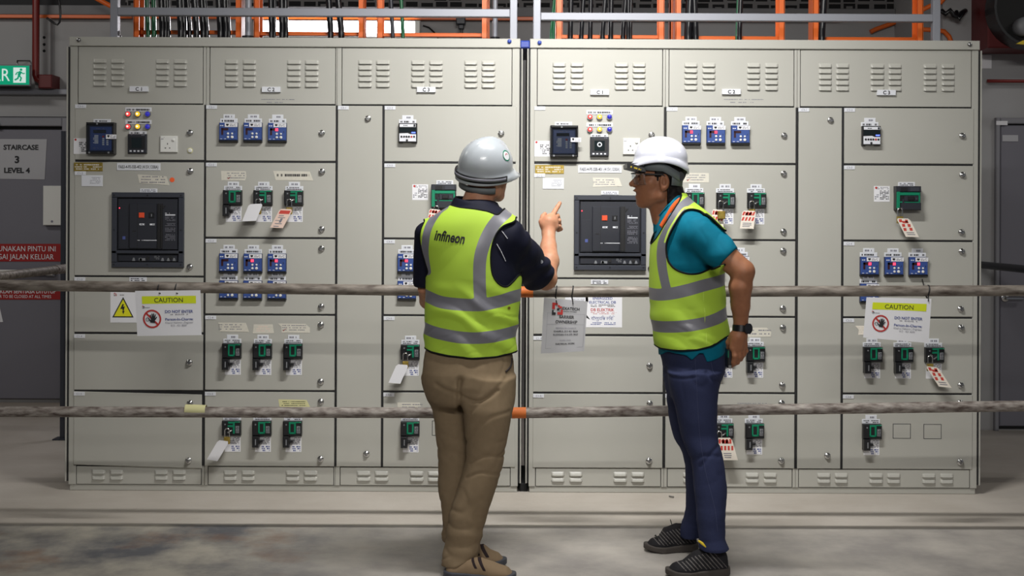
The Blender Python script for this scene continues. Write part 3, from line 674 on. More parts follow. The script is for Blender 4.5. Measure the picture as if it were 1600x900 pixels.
LV = {'L': ([(145, 166), (173, 194), (243, 264), (271, 292)], [(351, 372), (379, 400), (448, 470), (476, 498)], [(559, 581), (587, 609), (642, 664), (670, 692), (725, 746), (752, 774)]),
      'R': ([(863, 884), (891, 912), (960, 982), (988, 1009)], [(1069, 1090), (1097, 1118), (1167, 1188), (1195, 1216)], [(1279, 1300), (1306, 1327), (1360, 1382), (1388, 1409), (1443, 1464), (1471, 1492)])}
NAMEP = {'L': ((217.5, 139.2), (424, 140), (666, 140.2)), 'R': ((937, 144.4), (1142.5, 143.5), (1384.5, 144.8))}
CAB = {}
def make_cabinet(side, n):
    B = BX[side]; num = ('C 1', 'C 2', 'C 3')[n]
    a = B['l'] if n == 0 else B['s'][n - 1]; e = B['s'][n] if n < 2 else B['r']
    xa, xe = X0(a), X0(e); word = {'L': 'left', 'R': 'right'}[side]
    lab = {0: 'grey cabinet marked C1 with a large black main breaker, in the %s board', 1: 'grey cabinet marked C2 with rows of relays and breakers, in the %s board',
           2: 'wide grey cabinet marked C3 with a tall narrow door, in the %s board'}[n] % word
    t = thing('switchgear_cabinet', lab, 'electrical cabinet', ((xa + xe) / 2, 0.4, Z0(760)), 'switchgear cabinets')
    CAB[side, n] = t
    b = MB(); b.box(xa + .0008, xe - .0008, .031, DEP, Z0(760), Z0(75.2), 0)
    P = B['p%d' % (n + 1)]
    b.box(xa + .0008, X0(P[0]) - .0035, .004, .032, Z0(760), Z0(75.2), 0, .001); b.box(X0(P[1]) + .0035, xe - .0008, .004, .032, Z0(760), Z0(75.2), 0, .001)
    b.build('carcass', ['paint'], t)
    b = MB(); dl = B['c1'][0] if n == 0 else (B['c2'][0] if n == 1 else B['c3n'][0]); dr = B['c1'][1] if n == 0 else (B['c2'][1] if n == 1 else B['c3'][1])
    b.box(X0(dl) + .001, X0(dr) - .001 if n < 2 else X0(dr) - .004, .0035, .0345, Z0(730), Z0(166), 0); b.box(X0(P[0]) - .002, X0(P[1]) + .002, .012, .0345, Z0(760), Z0(75.2), 0)
    if n < 2: b.box(X0(dr) - .001, xe - .001, .0, .0345, Z0(730), Z0(166), 0)
    if n > 0: b.box(xa + .001, X0(dl) + .002, .0, .0345, Z0(730), Z0(166), 0)
    if n == 2: pass
    if n == 2: b.box(X0(B['c3n'][1]) - .001, X0(B['c3'][0]) + .001, .0, .0345, Z0(730), Z0(166), 0)
    b.build('gasket', ['gasket'], t)
    # vent panels
    b = MB(); b.box(X0(P[0]), X0(P[1]), .005, .0125, Z0(164), Z0(75.6), 0, .0012)
    base = {('L', 0): 95, ('L', 1): 95.2, ('L', 2): 94.8, ('R', 0): 96.8, ('R', 1): 96.8, ('R', 2): 97}[side, n]
    for l, r in LV[side][n]:
        for q in range(5): louvre(b, l - .8, base + q * 9 - .5, r - .8, base + q * 9 + 6.2, .005)
    b.build('vent_panel', ['paint'], t)
    b = MB(); b.box(X0(P[0]), X0(P[1]), .005, .0125, Z0(759.4), Z0(731.5), 0, .0012)
    for l, r in LV[side][n]:
        for q in range(2): louvre(b, l, 738 + q * 9 - 1, r, 738 + q * 9 + 5, .005)
    b.build('plinth_panel', ['paint'], t)
    px, py = NAMEP[side][n]; me = device('name' + num, lambda: mk_plate(29, 8.3, num, 0, ink='ink', th=5.6, bold=0.03))
    put('name_plate', me, t, px, py, -.0056)
    # doors
    doors = []
    if n == 0: doors = [(B['c1'], r) for r in R1]
    elif n == 1: doors = [(B['c2'], r) for r in R2]
    else: doors = [(B['c3n'], (166.5, 730.2))] + [(B['c3'], r) for r in R2]
    out = []
    for i, ((l, r), (t_, b_)) in enumerate(doors):
        m = MB(); dz = 0
        if side == 'L' and n == 0 and i == 4:
            # bottom door hangs slightly askew
            x0, x1 = X0(l), X0(r - 2); z0, z1 = Z0(728.5), Z0(b_ - 115.5)
            vs = []
            for yy, c in ((.020, 0), (.002, 0), (0, .002)):
                for x, zt_, zb_ in ((x0 + c, Z0(614.5), Z0(729.2)), (x1 - c, Z0(618.8), Z0(734))):
                    vs += [(x, yy, zb_ + c), (x, yy, zt_ - c)]
            fs = []
            for q in range(2):
                o4 = q * 4
                fs += [(o4, o4 + 1, o4 + 5, o4 + 4), (o4 + 1, o4 + 3, o4 + 7, o4 + 5), (o4 + 3, o4 + 2, o4 + 6, o4 + 7), (o4 + 2, o4, o4 + 4, o4 + 6)]
            fs += [(8, 9, 11, 10)]
            m.add(vs, fs)
        else: m.box(X0(l), X0(r), 0, .020, Z0(b_), Z0(t_), 0, .002)
        out.append(m.build('door', ['paint'], t))
    return t, out
DOORS = {}
for side in 'LR':
    for n in range(3):
        t, DOORS[side, n] = make_cabinet(side, n)
    B = BX[side]; word = {'L': 'left', 'R': 'right'}[side]
    b = MB(); b.box(X0(B['l']) - .002, X0(B['r']) + .003, -.006, DEP + .01, Z0(75), Z0(60.6), 0, .003)
    t = thing('board_top_cover', 'long grey top cover over the %s board' % word, 'cover', ((X0(B['l']) + X0(B['r'])) / 2, .3, Z0(75)), 'board top covers')
    b.build('cover', ['paint'], t)
    for px, py, c in (((124, 63, 'steel'), (796, 65, 'bluetarp')) if side == 'L' else ((843, 67, 'bluetarp'), (1514, 70, 'steel'))):
        q = W(px, py); b = MB(); b.disc(q.x, q.z, .0105, -.014, -.006, 0, 16, .004); b.build('bolt_cap', [c], t)
    b = MB(); b.box(X0(B['l']) + .004, X0(B['r']) - .004, .012, DEP - .02, 0, Z0(760.3), 0, .003)
    tag(b.build('board_plinth', ['paint']), 'low grey plinth that carries the %s board on the floor' % word, 'plinth', 'board plinths')
    # side plates, standing off on a black gasket
    for s_ in (0, 1):
        x = X0(B['l']) if s_ == 0 else X0(B['r']); d = -1 if s_ == 0 else 1
        zt, zb_ = Z0(76), Z0(755)
        b = MB(); b.box(min(x, x + d * .009), max(x, x + d * .009), .006, DEP - .03, zb_, zt, 0); b.box(min(x + d * .009, x + d * .0155), max(x + d * .009, x + d * .0155), -.002, DEP, zb_, zt, 1, .001)
        lab = {('L', 0): 'narrow side plate with black seal at the outer end of the left board', ('L', 1): 'side plate with black seal at the gap end of the left board',
               ('R', 0): 'side plate with black seal at the gap end of the right board', ('R', 1): 'narrow side plate with black seal at the outer end of the right board'}[side, s_]
        tag(b.build('side_plate', ['gasket', 'paint']), lab, 'side plate', 'board side plates')
b = MB(); b.box(X0(811.5), X0(826.8), .0, .5, Z0(75), Z0(63), 0, .006)
tag(b.build('plastic_wrap', ['bluetarp']), 'blue plastic packed between the tops of the two boards', 'plastic')
b = MB(); b.box(X0(813.5), X0(826), .03, .5, 0, Z0(757), 0, .004)
tag(b.build('gap_filler', ['dark']), 'black block filling the gap between the boards at floor level', 'block')

# ---- locks
LOCKS = {('L', 0): {0: [(297, 207.5)], 1: [(297.5, 267.5), (297, 417)], 3: [(296, 566.5)], 4: [(297, 630), (294.5, 719.5)]},
         ('L', 1): {0: [(503, 208)], 1: [(503, 268.5), (502.5, 358.5)], 2: [(502.5, 388.5), (502, 479)], 3: [(501.5, 507.5), (501, 596.5)], 4: [(501.5, 627.5), (501, 717)]},
         ('L', 2): {0: [(575, 185.5), (572.5, 709)], 1: [(783, 208.5)], 2: [(783, 269)], 3: [(782, 389), (781, 479)], 4: [(781, 508), (780, 597)], 5: [(780, 628), (779, 718)]},
         ('R', 0): {0: [(1018, 211)], 1: [(1018, 270), (1017, 420)], 3: [(1015, 571.5)], 4: [(1015, 630.5), (1014, 720)]},
         ('R', 1): {0: [(1225, 212)], 1: [(1224.5, 271.5), (1224, 362)], 2: [(1223.5, 392), (1223, 482)], 3: [(1223, 512), (1222, 602)], 4: [(1221, 630), (1220.5, 720)]},
         ('R', 2): {0: [(1297.5, 188), (1292.5, 712)], 1: [(1503.5, 212.5)], 2: [(1503.5, 273.5), (1502, 363)], 3: [(1502.5, 393), (1501, 483)], 4: [(1501.5, 512), (1501, 602)], 5: [(1500.5, 630), (1500, 722)]}}
for key, dd in LOCKS.items():
    for i, lst in dd.items():
        for px, py in lst:
            p = W(px, py); link('lock', device('lock', mk_lock)[0][1], DOORS[key][i], (p.x, 0, p.z))

# ---- corner tags on every door
def cornertag(side, n, names, rows, l):
    for nm, (t_, b_) in zip(names, rows):
        me = device('tag' + nm, lambda: mk_plate(17, 6, nm, 0, ink='greyink', th=3.2))
        dl = 9.5; x = X0(l + dl - .8); z = Z0(t_ + 3.2)
        link('door_tag', me[0][1], CAB[side, n], (x, 0, z))
for side in 'LR':
    B = BX[side]
    r1 = [R1[0], (R1[1][0] + 14.5, 0)] + R1[2:]
    cornertag(side, 0, ['C1-1', 'C1-2', 'C1-3', 'C1-4', 'C1-5'], r1, B['c1'][0])
    cornertag(side, 1, ['C2-1', 'C2-2', 'C2-3', 'C2-4', 'C2-5'], R2, B['c2'][0])
    cornertag(side, 2, ['C3-1'], [(166.5, 0)], B['c3n'][0]); cornertag(side, 2, ['C3-2', 'C3-3', 'C3-4', 'C3-5', 'C3-6'], R2, B['c3'][0])

# ---- relays
def labels(t, px, top, seed, wide=27, rows=1):
    link('label_plate', device('sm%d' % (seed % 4), lambda: mk_plate(17.5, 6.6, '', seed % 4, 1, 'greyink'))[0][1], t, (W(px, top + 3).x, 0, W(px, top + 3).z))
    q = W(px - .3, top + 9.6); link('label_plate', device('wd%d_%d' % (seed % 5, rows), lambda: mk_plate(wide, 6.8, '', 10 + seed % 5, rows, 'ink'))[0][1], t, (q.x, 0, q.z))
RL = [('L', 1, 358, 207, 0), ('L', 1, 396, 207, 0), ('L', 1, 434, 207.5, 2), ('L', 1, 358, 411, 0), ('L', 1, 396, 411.3, 1), ('L', 1, 433.5, 411.5, 1), ('L', 1, 358, 453, 0), ('L', 1, 395.5, 453.3, 0), ('L', 1, 433.3, 453.6, 0),
      ('L', 2, 636, 411.5, 1), ('L', 2, 636, 453.8, 0),
      ('R', 1, 1079.7, 211, 1), ('R', 1, 1117.8, 211.3, 1), ('R', 1, 1156, 211.4, 0), ('R', 1, 1079, 415.2, 1), ('R', 1, 1117, 415.4, 1), ('R', 1, 1155, 415.6, 1), ('R', 1, 1079, 457.4, 0), ('R', 1, 1117, 457.6, 0), ('R', 1, 1155, 457.8, 0),
      ('R', 2, 1357.3, 416.2, 1), ('R', 2, 1395.3, 416.4, 1), ('R', 2, 1433.3, 416.6, 1), ('R', 2, 1357, 458, 0)]
for i, (s_, n, px, py, st) in enumerate(RL):
    put('relay', device('relay%d' % bool(st), lambda: mk_relay(bool(st))), CAB[s_, n], px, py); labels(CAB[s_, n], px, py - 28, i)
# ---- moulded case breakers
BR = [('L', 1, 364.5, 308.8, 1), ('L', 1, 412, 309, 0), ('L', 1, 460, 309.2, 0), ('L', 1, 363.3, 547.7, 1), ('L', 1, 411, 548, 1), ('L', 1, 458.7, 548.2, 1), ('L', 1, 363, 668, 0), ('L', 1, 410.3, 668.3, 1), ('L', 1, 458, 668.5, 1),
      ('L', 2, 641.5, 549.5, 0), ('L', 2, 641.3, 669, 1),
      ('R', 1, 1085, 312.3, 1), ('R', 1, 1133, 312.6, 0), ('R', 1, 1181.3, 312.8, 0), ('R', 1, 1083.5, 552.2, 1), ('R', 1, 1131.5, 552.4, 1), ('R', 1, 1179.5, 552.6, 1), ('R', 1, 1083, 672, 1), ('R', 1, 1130.5, 672.2, 0), ('R', 1, 1178, 672.4, 1),
      ('R', 2, 1362.3, 553.3, 1), ('R', 2, 1410.3, 553.6, 1), ('R', 2, 1458.3, 553.9, 0), ('R', 2, 1361, 673.2, 1)]
for i, (s_, n, px, py, hd) in enumerate(BR):
    put('circuit_breaker', device('mccb%d' % hd, lambda: mk_mccb('handle' if hd else 'locked')), CAB[s_, n], px, py); labels(CAB[s_, n], px, py - 24.5, i + 3, 28, 2)
    put('rating_sticker', device('rating', mk_rating), CAB[s_, n], px + .6, py + 25.5)
for s_, px, py in (('L', 694, 307.3), ('R', 1415.3, 310)):
    put('large_circuit_breaker', device('big', lambda: mk_big(1)), CAB[s_, 2], px, py)
    put('label_plate', device('wdbig', lambda: mk_plate(26.5, 6.2, '', 4, 2, 'ink')), CAB[s_, 2], px + 1, py - 22.2)
    put('rating_sticker', device('rating2', lambda: [('b', (lambda b: (b.R(-12.3, -12.3, 12.3, 12.3, -.0012, 0, 0), b.marks(-9, -11, 11, -7, 2, -.0016, 1, 3), b.marks(-3, -6, 11, 9, 7, -.0016, 2, 4, .6), b.marks(-11, 0, -5, 9, 3, -.0016, 1, 6), b.disc(-9 * K0, 9.5 * K0, .006, -.0018, -.001, 3, 8), b.mesh('rating_sticker', ['paper', 'greyink', 'ink', 'redink']))[-1])(MB()))]), CAB[s_, 2], px - 37.5, py - 7)
for s_, px, py in (('L', 637.8, 208), ('R', 1359.7, 212.3)):
    put('earth_leakage_relay', device('elr', mk_elr), CAB[s_, 2], px, py); labels(CAB[s_, 2], px - .6, py - 27.5, 2)
# unused cut-outs, marked as thin outlines
for s_, n, px, py in (('L', 2, 689, 669), ('R', 2, 1409, 673.7), ('R', 2, 1457, 674.3)):
    b = MB()
    for l, t_, r, b_ in ((-14, -11.6, 14, -10.8), (-14, 10.8, 14, 11.6), (-14, -11.6, -13.2, 11.6), (13.2, -11.6, 14, 11.6)): b.R(l, t_, r, b_, -.0006, 0, 0)
    b.R(-13.2, -10.8, 13.2, 10.8, -.0003, 0, 1)
    q = W(px, py); b.build('blanking_plate', ['slate2', 'paint'], CAB[s_, n], (q.x, 0, q.z))

# ---- C1 instruments
for s_, ox, oy in (('L', 0, 0), ('R', 720.6, 4.4)):
    t = CAB[s_, 0]
    put('protection_relay', device('prot', mk_protrelay), t, 160.5 + ox, 216.6 + oy * 1.1)
    put('label_plate', device('wd5', lambda: mk_plate(27, 5.4, '', 3, 1, 'ink')), t, 159.8 + ox, 189 + oy)
    put('data_sticker', device('data', lambda: [('b', (lambda b: (b.R(-13.5, -12.3, 13.5, 12.3, -.0012, 0, 0), b.marks(-5, -7, 12, 9, 6, -.0016, 1, 5, .6), b.disc(-10.5 * K0, 10 * K0, .006, -.0018, -.001, 2, 8), b.mesh('data_sticker', ['paper', 'ink', 'redink']))[-1])(MB()))]), t, 128.7 + ox - (.6 if s_ == 'R' else 0), 228.3 + oy * .9)
    for q, row in enumerate((178.4, 198)):
        put('label_plate', device('bar%d' % q, lambda: mk_plate(41, 6.6, '', 7 + q, 1, 'ink')), t, 216.3 + ox, row - 7.2 + oy)
        for px, c in ((201, 'lred'), (216, 'lyel'), (231.5, 'lblu')): put('indicator_lamp', device(c, lambda: mk_lamp(c)), t, px + ox, row + oy)
    put('power_meter', device('meter' + s_, lambda: mk_meter(s_ == 'R')), t, 215.8 + ox, 224.8 + oy); put('label_plate', device('wd6', lambda: mk_plate(27, 5.4, '', 12, 1, 'ink')), t, 215.7 + ox, 207.6 + oy)
    put('socket_outlet', device('socket', mk_socket), t, 264.5 + ox + (1.5 if s_ == 'R' else 0), 225.5 + oy * .8)
    b = MB(); b.ring(0, 0, .011, .0145, -.003, 0, 1, 18); b.disc(0, 0, .011, -.006, 0, 0, 18, .002)
    q = W(297.2 + ox, 235.3 + oy); b.build('push_button', ['white', 'ytape'], t, (q.x, 0, q.z))
    # second door
    b = MB(); b.R(-22.5, -6.8, 22.5, 6.8, -.003, 0, 0, .001); b.marks(-19, -5, 18, 5, 3, -.0033, 1, 4)
    for x in (-20, 20): b.disc(x * K0, 0, .003, -.004, -.003, 1, 8)
    q = W(138.3 + ox - .3, 260.7 + oy * .9); b.build('brass_plate', ['brass', 'tape'], t, (q.x, 0, q.z))
    b = MB(); b.R(-16.5, -8.6, 16.5, 8.6, -.003, 0, 0, .001); b.marks(-3, -6, 13, 5, 5, -.0034, 1, 6, .35)
    q = W(143.7 + ox + .3, 282.6 + oy * .95); b.build('info_plate', ['plate', 'greyink'], t, (q.x, 0, q.z))
    b = MB(); b.R(-34, -5.7, 34, 5.7, -.003, 0, 0, .001); b.text('FAB3-4-FE-SSB-40%d (415V,1200A)' % (2 if s_ == 'L' else 1), 0, 0, 5.2 * K0, -.0035, 1, 0.012, w=62 * K0)
    q = W(216.7 + ox, 260.6 + oy * .85); b.build('name_plate', ['plate', 'ink'], t, (q.x, 0, q.z))
    put('label_plate', device('acbl', lambda: mk_plate(27, 6, '', 15, 2, 'greyink')), t, 232.3 + ox, 297.8 + oy * .8)
    put('air_circuit_breaker', device('acb', mk_acb), t, 232.2 + ox, 359.3 + oy)
    put('label_plate', device('d3l', lambda: mk_plate(27, 7, '', 19, 2, 'ink')), t, 215.7 + ox + (.6 if s_ == 'R' else 0), 436.6 + oy * .9)
q = W(269, 281); b = MB(); b.disc(q.x, q.z, .0125, -.0014, 0, 0, 18); b.build('round_sticker', ['odot'], CAB['L', 0])

# ---- hand written tape notes
def tape(s_, n, pts, seed, m_='tape', ink='greyink', rows=3, red=False):
    b = MB(); P = [W(*p) for p in pts]; c = sum(P, Vector()) / len(P); b.poly([(p.x - c.x, p.z - c.z) for p in P], -.0012, 0, 0)
    xs = [p[0] for p in pts]; ys = [p[1] for p in pts]; hw = (max(xs) - min(xs)) / 2 - 6; hh = (max(ys) - min(ys)) / 2 - 2
    b.marks(-hw, -hh, hw, hh, rows, -.0015, 1, seed, .35)
    if red: b.add([(-hw * K0, -.0015, -hh * .5 * K0), ((-hw + 2) * K0, -.0015, -hh * K0), ((-hw + 7) * K0, -.0015, 0), ((-hw + 2) * K0, -.0015, -hh * .7 * K0)], [(0, 1, 2, 3)], 2)
    b.build('tape_note', [m_, ink, 'redink'], CAB[s_, n], (c.x, 0, c.z))
tape('L', 0, [(215, 272.5), (260, 275.5), (265, 289.5), (218, 286)], 1)
tape('R', 0, [(926, 277.5), (967, 278), (972, 291), (926, 292), (928, 286)], 2)
tape('L', 1, [(345.5, 267), (384, 267.5), (385, 275), (383, 282), (346, 281.5)], 3, red=True)
tape('L', 1, [(427, 267), (484, 268), (489.5, 282), (431, 281.5)], 4, rows=1, ink='ink')
tape('L', 1, [(340.5, 504), (384, 504.5), (389, 518.5), (344, 518), (343.5, 510)], 5)
tape('L', 1, [(396.5, 507), (426, 507), (428, 520.5), (395, 521)], 6, ink='tagpink')
tape('L', 1, [(434.5, 505.5), (477, 506), (484, 512), (484, 520), (440, 519.5), (440, 511)], 7, red=True)
tape('L', 1, [(435, 624), (479, 625), (485, 637), (437, 637)], 8, 'ytape', 'ink')
tape('L', 2, [(621, 629), (656, 629), (657, 634), (665, 645), (622, 645)], 9, 'tape', 'greyink')
tape('R', 1, [(1068, 270), (1107.5, 270.5), (1107.5, 285), (1066, 285)], 10, red=True)
tape('R', 1, [(1136, 512), (1198, 512), (1205, 519), (1204, 526), (1136, 527)], 11, rows=2, red=False)
tape('R', 2, [(1336, 509), (1372, 509), (1372, 523), (1341, 523), (1342, 515)], 12, 'tagcream', 'tape')
for s_, n, px, py, ww in (('L', 1, 434, 157.5, 52), ('R', 1, 1162, 157.5, 62), ('R', 1, 1175, 632.5, 46)):
    b = MB(); b.marks(-ww / 2, -3.5, ww / 2, -.5, 1, -.0006, 0, 21, .35); b.marks(-ww / 3, 1.2, ww / 4, 4, 1, -.0006, 0, 22, .35)
    q = W(px, py); b.build('handwriting', ['greyink'], CAB[s_, n], (q.x, .0045 if py < 200 else 0, q.z))

# ---- hazard sheets stuck on the doors
def logo(b, x, z, k, red, blk):
    for dx, dz, ww, hh, c in ((0, 0, 5, 12, red), (5, 0, 5, 4, red), (10, -4, 4, 4, red), (0, -18, 7, 5, blk), (0, -14, 3, 5, blk), (9, -10, 4, 4, blk), (13, -6, 5, 4, red), (10, -17, 10, 5, red), (16, -12, 4, 5, red)):
        b.box(x + dx * k, x + (dx + ww) * k, b.ly - .0006, b.ly, z + (dz - hh) * k, z + dz * k, c)
q = W(193, 480); t = CAB['L', 0]
b = MB(); b.R(-20.5, -24, 22, 24, -.001, 0, 0); b.ly = -.001; logo(b, -15 * K0, 22.5 * K0, .22 * K0, 2, 1); b.marks(-10, -20, 4, -18, 1, -.0013, 1, 2)
b.poly([(-17.5 * K0, -16 * K0), (16 * K0, -16 * K0), (-.6 * K0, 16 * K0)], -.0014, -.001, 1); b.poly([(-14.6 * K0, -14.2 * K0), (13.2 * K0, -14.2 * K0), (-.6 * K0, 12.2 * K0)], -.0018, -.001, 3)
b.poly([(x * K0, z * K0) for x, z in ((-1.5, 5), (1, 4.6), (-.6, .8), (2.2, 1.4), (.4, -6), (2, -5.4), (0, -11), (-2.2, -6.2), (-.7, -6.6), (-1.6, -2.4), (-5, -3))], -.0022, -.0015, 1)
b.build('hazard_sheet', ['paper', 'ink', 'redink', 'warn'], t, (q.x, 0, q.z))
q = W(945, 481); t = CAB['R', 0]
b = MB(); b.R(-30, -28, 27, 30.5, -.001, 0, 0)
for s_, px, py, h, c, bo in (('ENERGIZED', -3.5, -15, 4.3, 2, .02), ('ELECTRICAL DB', -3.5, -8.8, 4.3, 2, .02), ('DB ELEKTRIK', -3.5, 3.0, 4.6, 3, .02)): b.text(s_, px * K0, -py * K0, h * K0, -.0014, c, bo)
b.text('বৈদ্যুতিক ডিবি', -3 * K0, -16.5 * K0, 5.5 * K0, -.0014, 2, 0, w=37 * K0)
b.marks(-22, -5.5, 16, -1.2, 2, -.0014, 1, 4); b.marks(-22, 6.5, 18, 10.6, 2, -.0014, 3, 5, .35); b.marks(-22, 22, 17, 27, 2, -.0014, 2, 6)
b.poly([(x * K0, z * K0) for x, z in ((-30, -15), (-23, -18.5), (-25, -15.5), (-30, -9))], -.0016, -.001, 1)
b.build('hazard_sheet', ['paper', 'ink', 'blueink', 'redink'], t, (q.x, 0, q.z))
q = W(901, 463); b = MB(); b.R(-18, -9, 18, 9, -.001, 0, 0); b.marks(-8, 4, 12, 8, 2, -.0014, 1, 7, .3); b.build('small_sheet', ['plate', 'greyink'], t, (q.x, 0, q.z))

# ------------------------------------------------------------------ lockout tags hung on breakers
def lockout(label, sx, sy, card, style, brass=None, seed=0):
    """sx, sy: top of the shackle in pixels; card: its corners"""
    yy = -.055; t = thing('lockout_tag', label, 'tag', W(sx, sy, yy), 'lockout tags on the breakers')
    b = MB(); k = (CD + yy) / FPX; c = W(sx, sy, yy); r = 3.6 * k
    pth = [(c.x - r, yy, c.z - 15 * k)] + [(c.x - r * math.cos(a), yy, c.z - r * (1 - math.sin(a))) for a in [math.pi * i / 8 for i in range(9)]] + [(c.x + r, yy, c.z - 15 * k)]
    b.tube(pth, .0032, 0, 8); b.build('shackle', ['chrome'], t)
    P = [W(x, y_, yy - .016) for x, y_ in card]
    if brass: q = W(*brass, yy - .02); b = MB(); b.box(q.x - .019, q.x + .019, yy - .032, yy - .012, q.z - .020, q.z + .020, 0, .004)
    else:
        m_ = (P[0] + P[1]) / 2; b = MB(); b.box(c.x - .015, c.x + .015, yy - .010, yy + .010, c.z - 24 * k, c.z - 13 * k, 0, .004)
    b.build('padlock_body', ['brass'], t)
    b = MB(); o = P[0]; u = P[1] - P[0]; v = P[3] - P[0]
    yc = yy - .016 if not brass else yy - .006
    def pt(a, d, y): q = o + u * a + v * d; return (q.x, y, q.z)
    b.poly([(pt(a, d, 0)[0], pt(a, d, 0)[2]) for a, d in ((.12, 0), (.88, 0), (1, .1), (1, 1), (0, 1), (0, .1))], yc, yc + .0012, 0)
    def quad(a0, d0, a1, d1, mi, skew=0): b.add([pt(a0 + skew, d1, yc - .0005), pt(a1 + skew, d1, yc - .0005), pt(a1, d0, yc - .0005), pt(a0, d0, yc - .0005)], [(0, 1, 2, 3)], mi)
    rnd = random.Random(seed)
    if style == 'stripes':
        for d in (.06, .36):
            for a in (.02, .26, .50, .74): quad(a + .08, d, a + .22, d + .20, 1, -.08)
        quad(.24, .10, .74, .26, 1); 
        for i in range(3): quad(.15, .68 + i * .09, .15 + rnd.uniform(.4, .7), .72 + i * .09, 2)
    elif style == 'red':
        for a, d in ((.15, .05), (.6, .06), (.2, .3), (.62, .3), (.15, .52), (.62, .5)): quad(a, d, a + .22, d + .16, 1, -.07)
        quad(.3, .14, .75, .26, 1)
        for i in range(2): quad(.2, .75 + i * .1, .8, .79 + i * .1, 2)
    elif style == 'printed':
        quad(.1, .08, .9, .26, 1)
        for i, d in enumerate((.34, .44, .76, .9)): quad(.2, d, .2 + rnd.uniform(.35, .6), d + .04, 2)
        quad(.45, .5, .62, .72, 2); quad(.1, .6, .45, .63, 2)
    b.build('card', ['tagpink' if style == 'printed' else ('paper' if style == 'blank' else 'tagcream'), 'tagred', 'greyink'], t)
TG = [('blank white tag padlocked to the middle breaker near the top of left C2', 403.5, 310.8, [(389, 319), (411, 318), (399, 346), (378, 346)], 'blank', None),
      ('printed pinkish tag padlocked to the third breaker near the top of left C2', 452, 311, [(437.5, 326), (457.5, 327), (446.5, 356), (422, 355.5)], 'printed', None),
      ('blank white tag padlocked to the first breaker at the bottom of left C2', 354.8, 669.5, [(341, 687.5), (358, 690), (340.5, 721.5), (323, 718)], 'blank', None),
      ('blank white tag padlocked to the lower breaker beside the tan trousers', 633.5, 551.5, [(620, 569), (638.6, 570.5), (627, 600), (607, 598)], 'blank', None),
      ('red striped tag half hidden behind the left man, on the large green breaker', 682, 321.5, [(671, 326), (689, 328), (686, 352), (667, 350)], 'stripes', None),
      ('red striped tag with a visible brass padlock, behind the right man', 1126.5, 313.5, [(1113, 327), (1131, 328), (1133, 364), (1113, 358)], 'stripes', (1127, 336)),
      ('white tag with red stripes on top, padlocked to the third breaker of right C2', 1175, 313.8, [(1160, 329), (1181.5, 329.5), (1180, 357), (1156, 357)], 'stripes', None),
      ('slanting red marked tag hung from the large green breaker of right C3', 1406.3, 325, [(1400.5, 341), (1421, 341.5), (1436.5, 369.5), (1415.5, 370)], 'red', None),
      ('slanting red marked tag below the CAUTION sheet at the right', 1453.5, 555.5, [(1446, 572), (1466, 574), (1485.5, 602), (1467, 604)], 'red', None),
      ('red striped tag low on right C2, beside the dark jeans', 1124, 674, [(1120, 684), (1143, 684), (1149.5, 718.5), (1130, 719)], 'stripes', None)]
for i, (lab, sx, sy, card, st, br) in enumerate(TG): lockout(lab, sx, sy, card, st, br, i)
# ------------------------------------------------------------------ strut frames, cable ladders and cables above the boards
YS = .06
for lab, xs, yb, zr in (('grey steel goalpost frame standing on the left board', (179.5, 802.5), 58, (13, 25.5)), ('grey steel goalpost frame standing on the right board', (839, 1462), 62, (18, 30))):
    pa, pb = W(xs[0], 40, YS), W(xs[1], 40, YS); t = thing('strut_frame', lab, 'steel frame', ((pa.x + pb.x) / 2, YS, Z0(60.6)), 'strut frames')
    hw = 5.8 * (CD + YS) / FPX
    for p in (pa, pb):
        b = MB(); b.box(p.x - hw, p.x + hw, YS - .02, YS + .02, Z0(60.6), 3.1, 0, .003); b.build('post', ['galv'], t)
    z1, z0 = W(800, zr[0] + 2, YS).z, W(800, zr[1] + 2, YS).z
    b = MB(); b.box(pa.x + hw, pb.x - hw, YS - .02, YS + .02, z0, z1, 0, .003); b.build('crossbar', ['galv'], t)
YL = .34
LAD = [('first orange cable ladder from the left, full of black and green cables', 217.5, 375.5, 52.5), ('second orange cable ladder from the left, in front of the bright tube', 404, 566, 54), ('third orange cable ladder, its left rail ending the bright tube', 595, 757.5, 55),
       ('fourth orange cable ladder, first one over the right board', 872.5, 1032, 57), ('fifth orange cable ladder, with few cables at its left', 1058, 1218.5, 58), ('last orange cable ladder at the right end', 1271, 1433.5, 58.5)]
for lab, xl, xr, py in LAD:
    pl_, pr_ = W(xl, 40, YL), W(xr, 40, YL); zb_ = Z0(60.5) - .002
    t = thing('cable_ladder', lab, 'cable ladder', ((pl_.x + pr_.x) / 2, YL, zb_), 'cable ladders')
    for p, d in ((pl_, 1), (pr_, -1)):
        b = MB(); b.box(p.x - .014, p.x + .014, YL - .05, YL - .044, zb_, 3.6, 0); b.box(p.x - .014, p.x + .014, YL + .044, YL + .05, zb_, 3.6, 0); b.box(p.x - .016 if d > 0 else p.x + .011, p.x - .011 if d > 0 else p.x + .016, YL - .05, YL + .05, zb_, 3.6, 0)
        b.build('side_rail', ['orange'], t)
    for z in (W(800, py + .5, YL).z, W(800, py, YL).z + .32):
        b = MB(); b.box(pl_.x + .012, pr_.x - .012, YL - .015, YL + .02, z - .01, z + .01, 0, .002); b.build('rung', ['orange'], t)
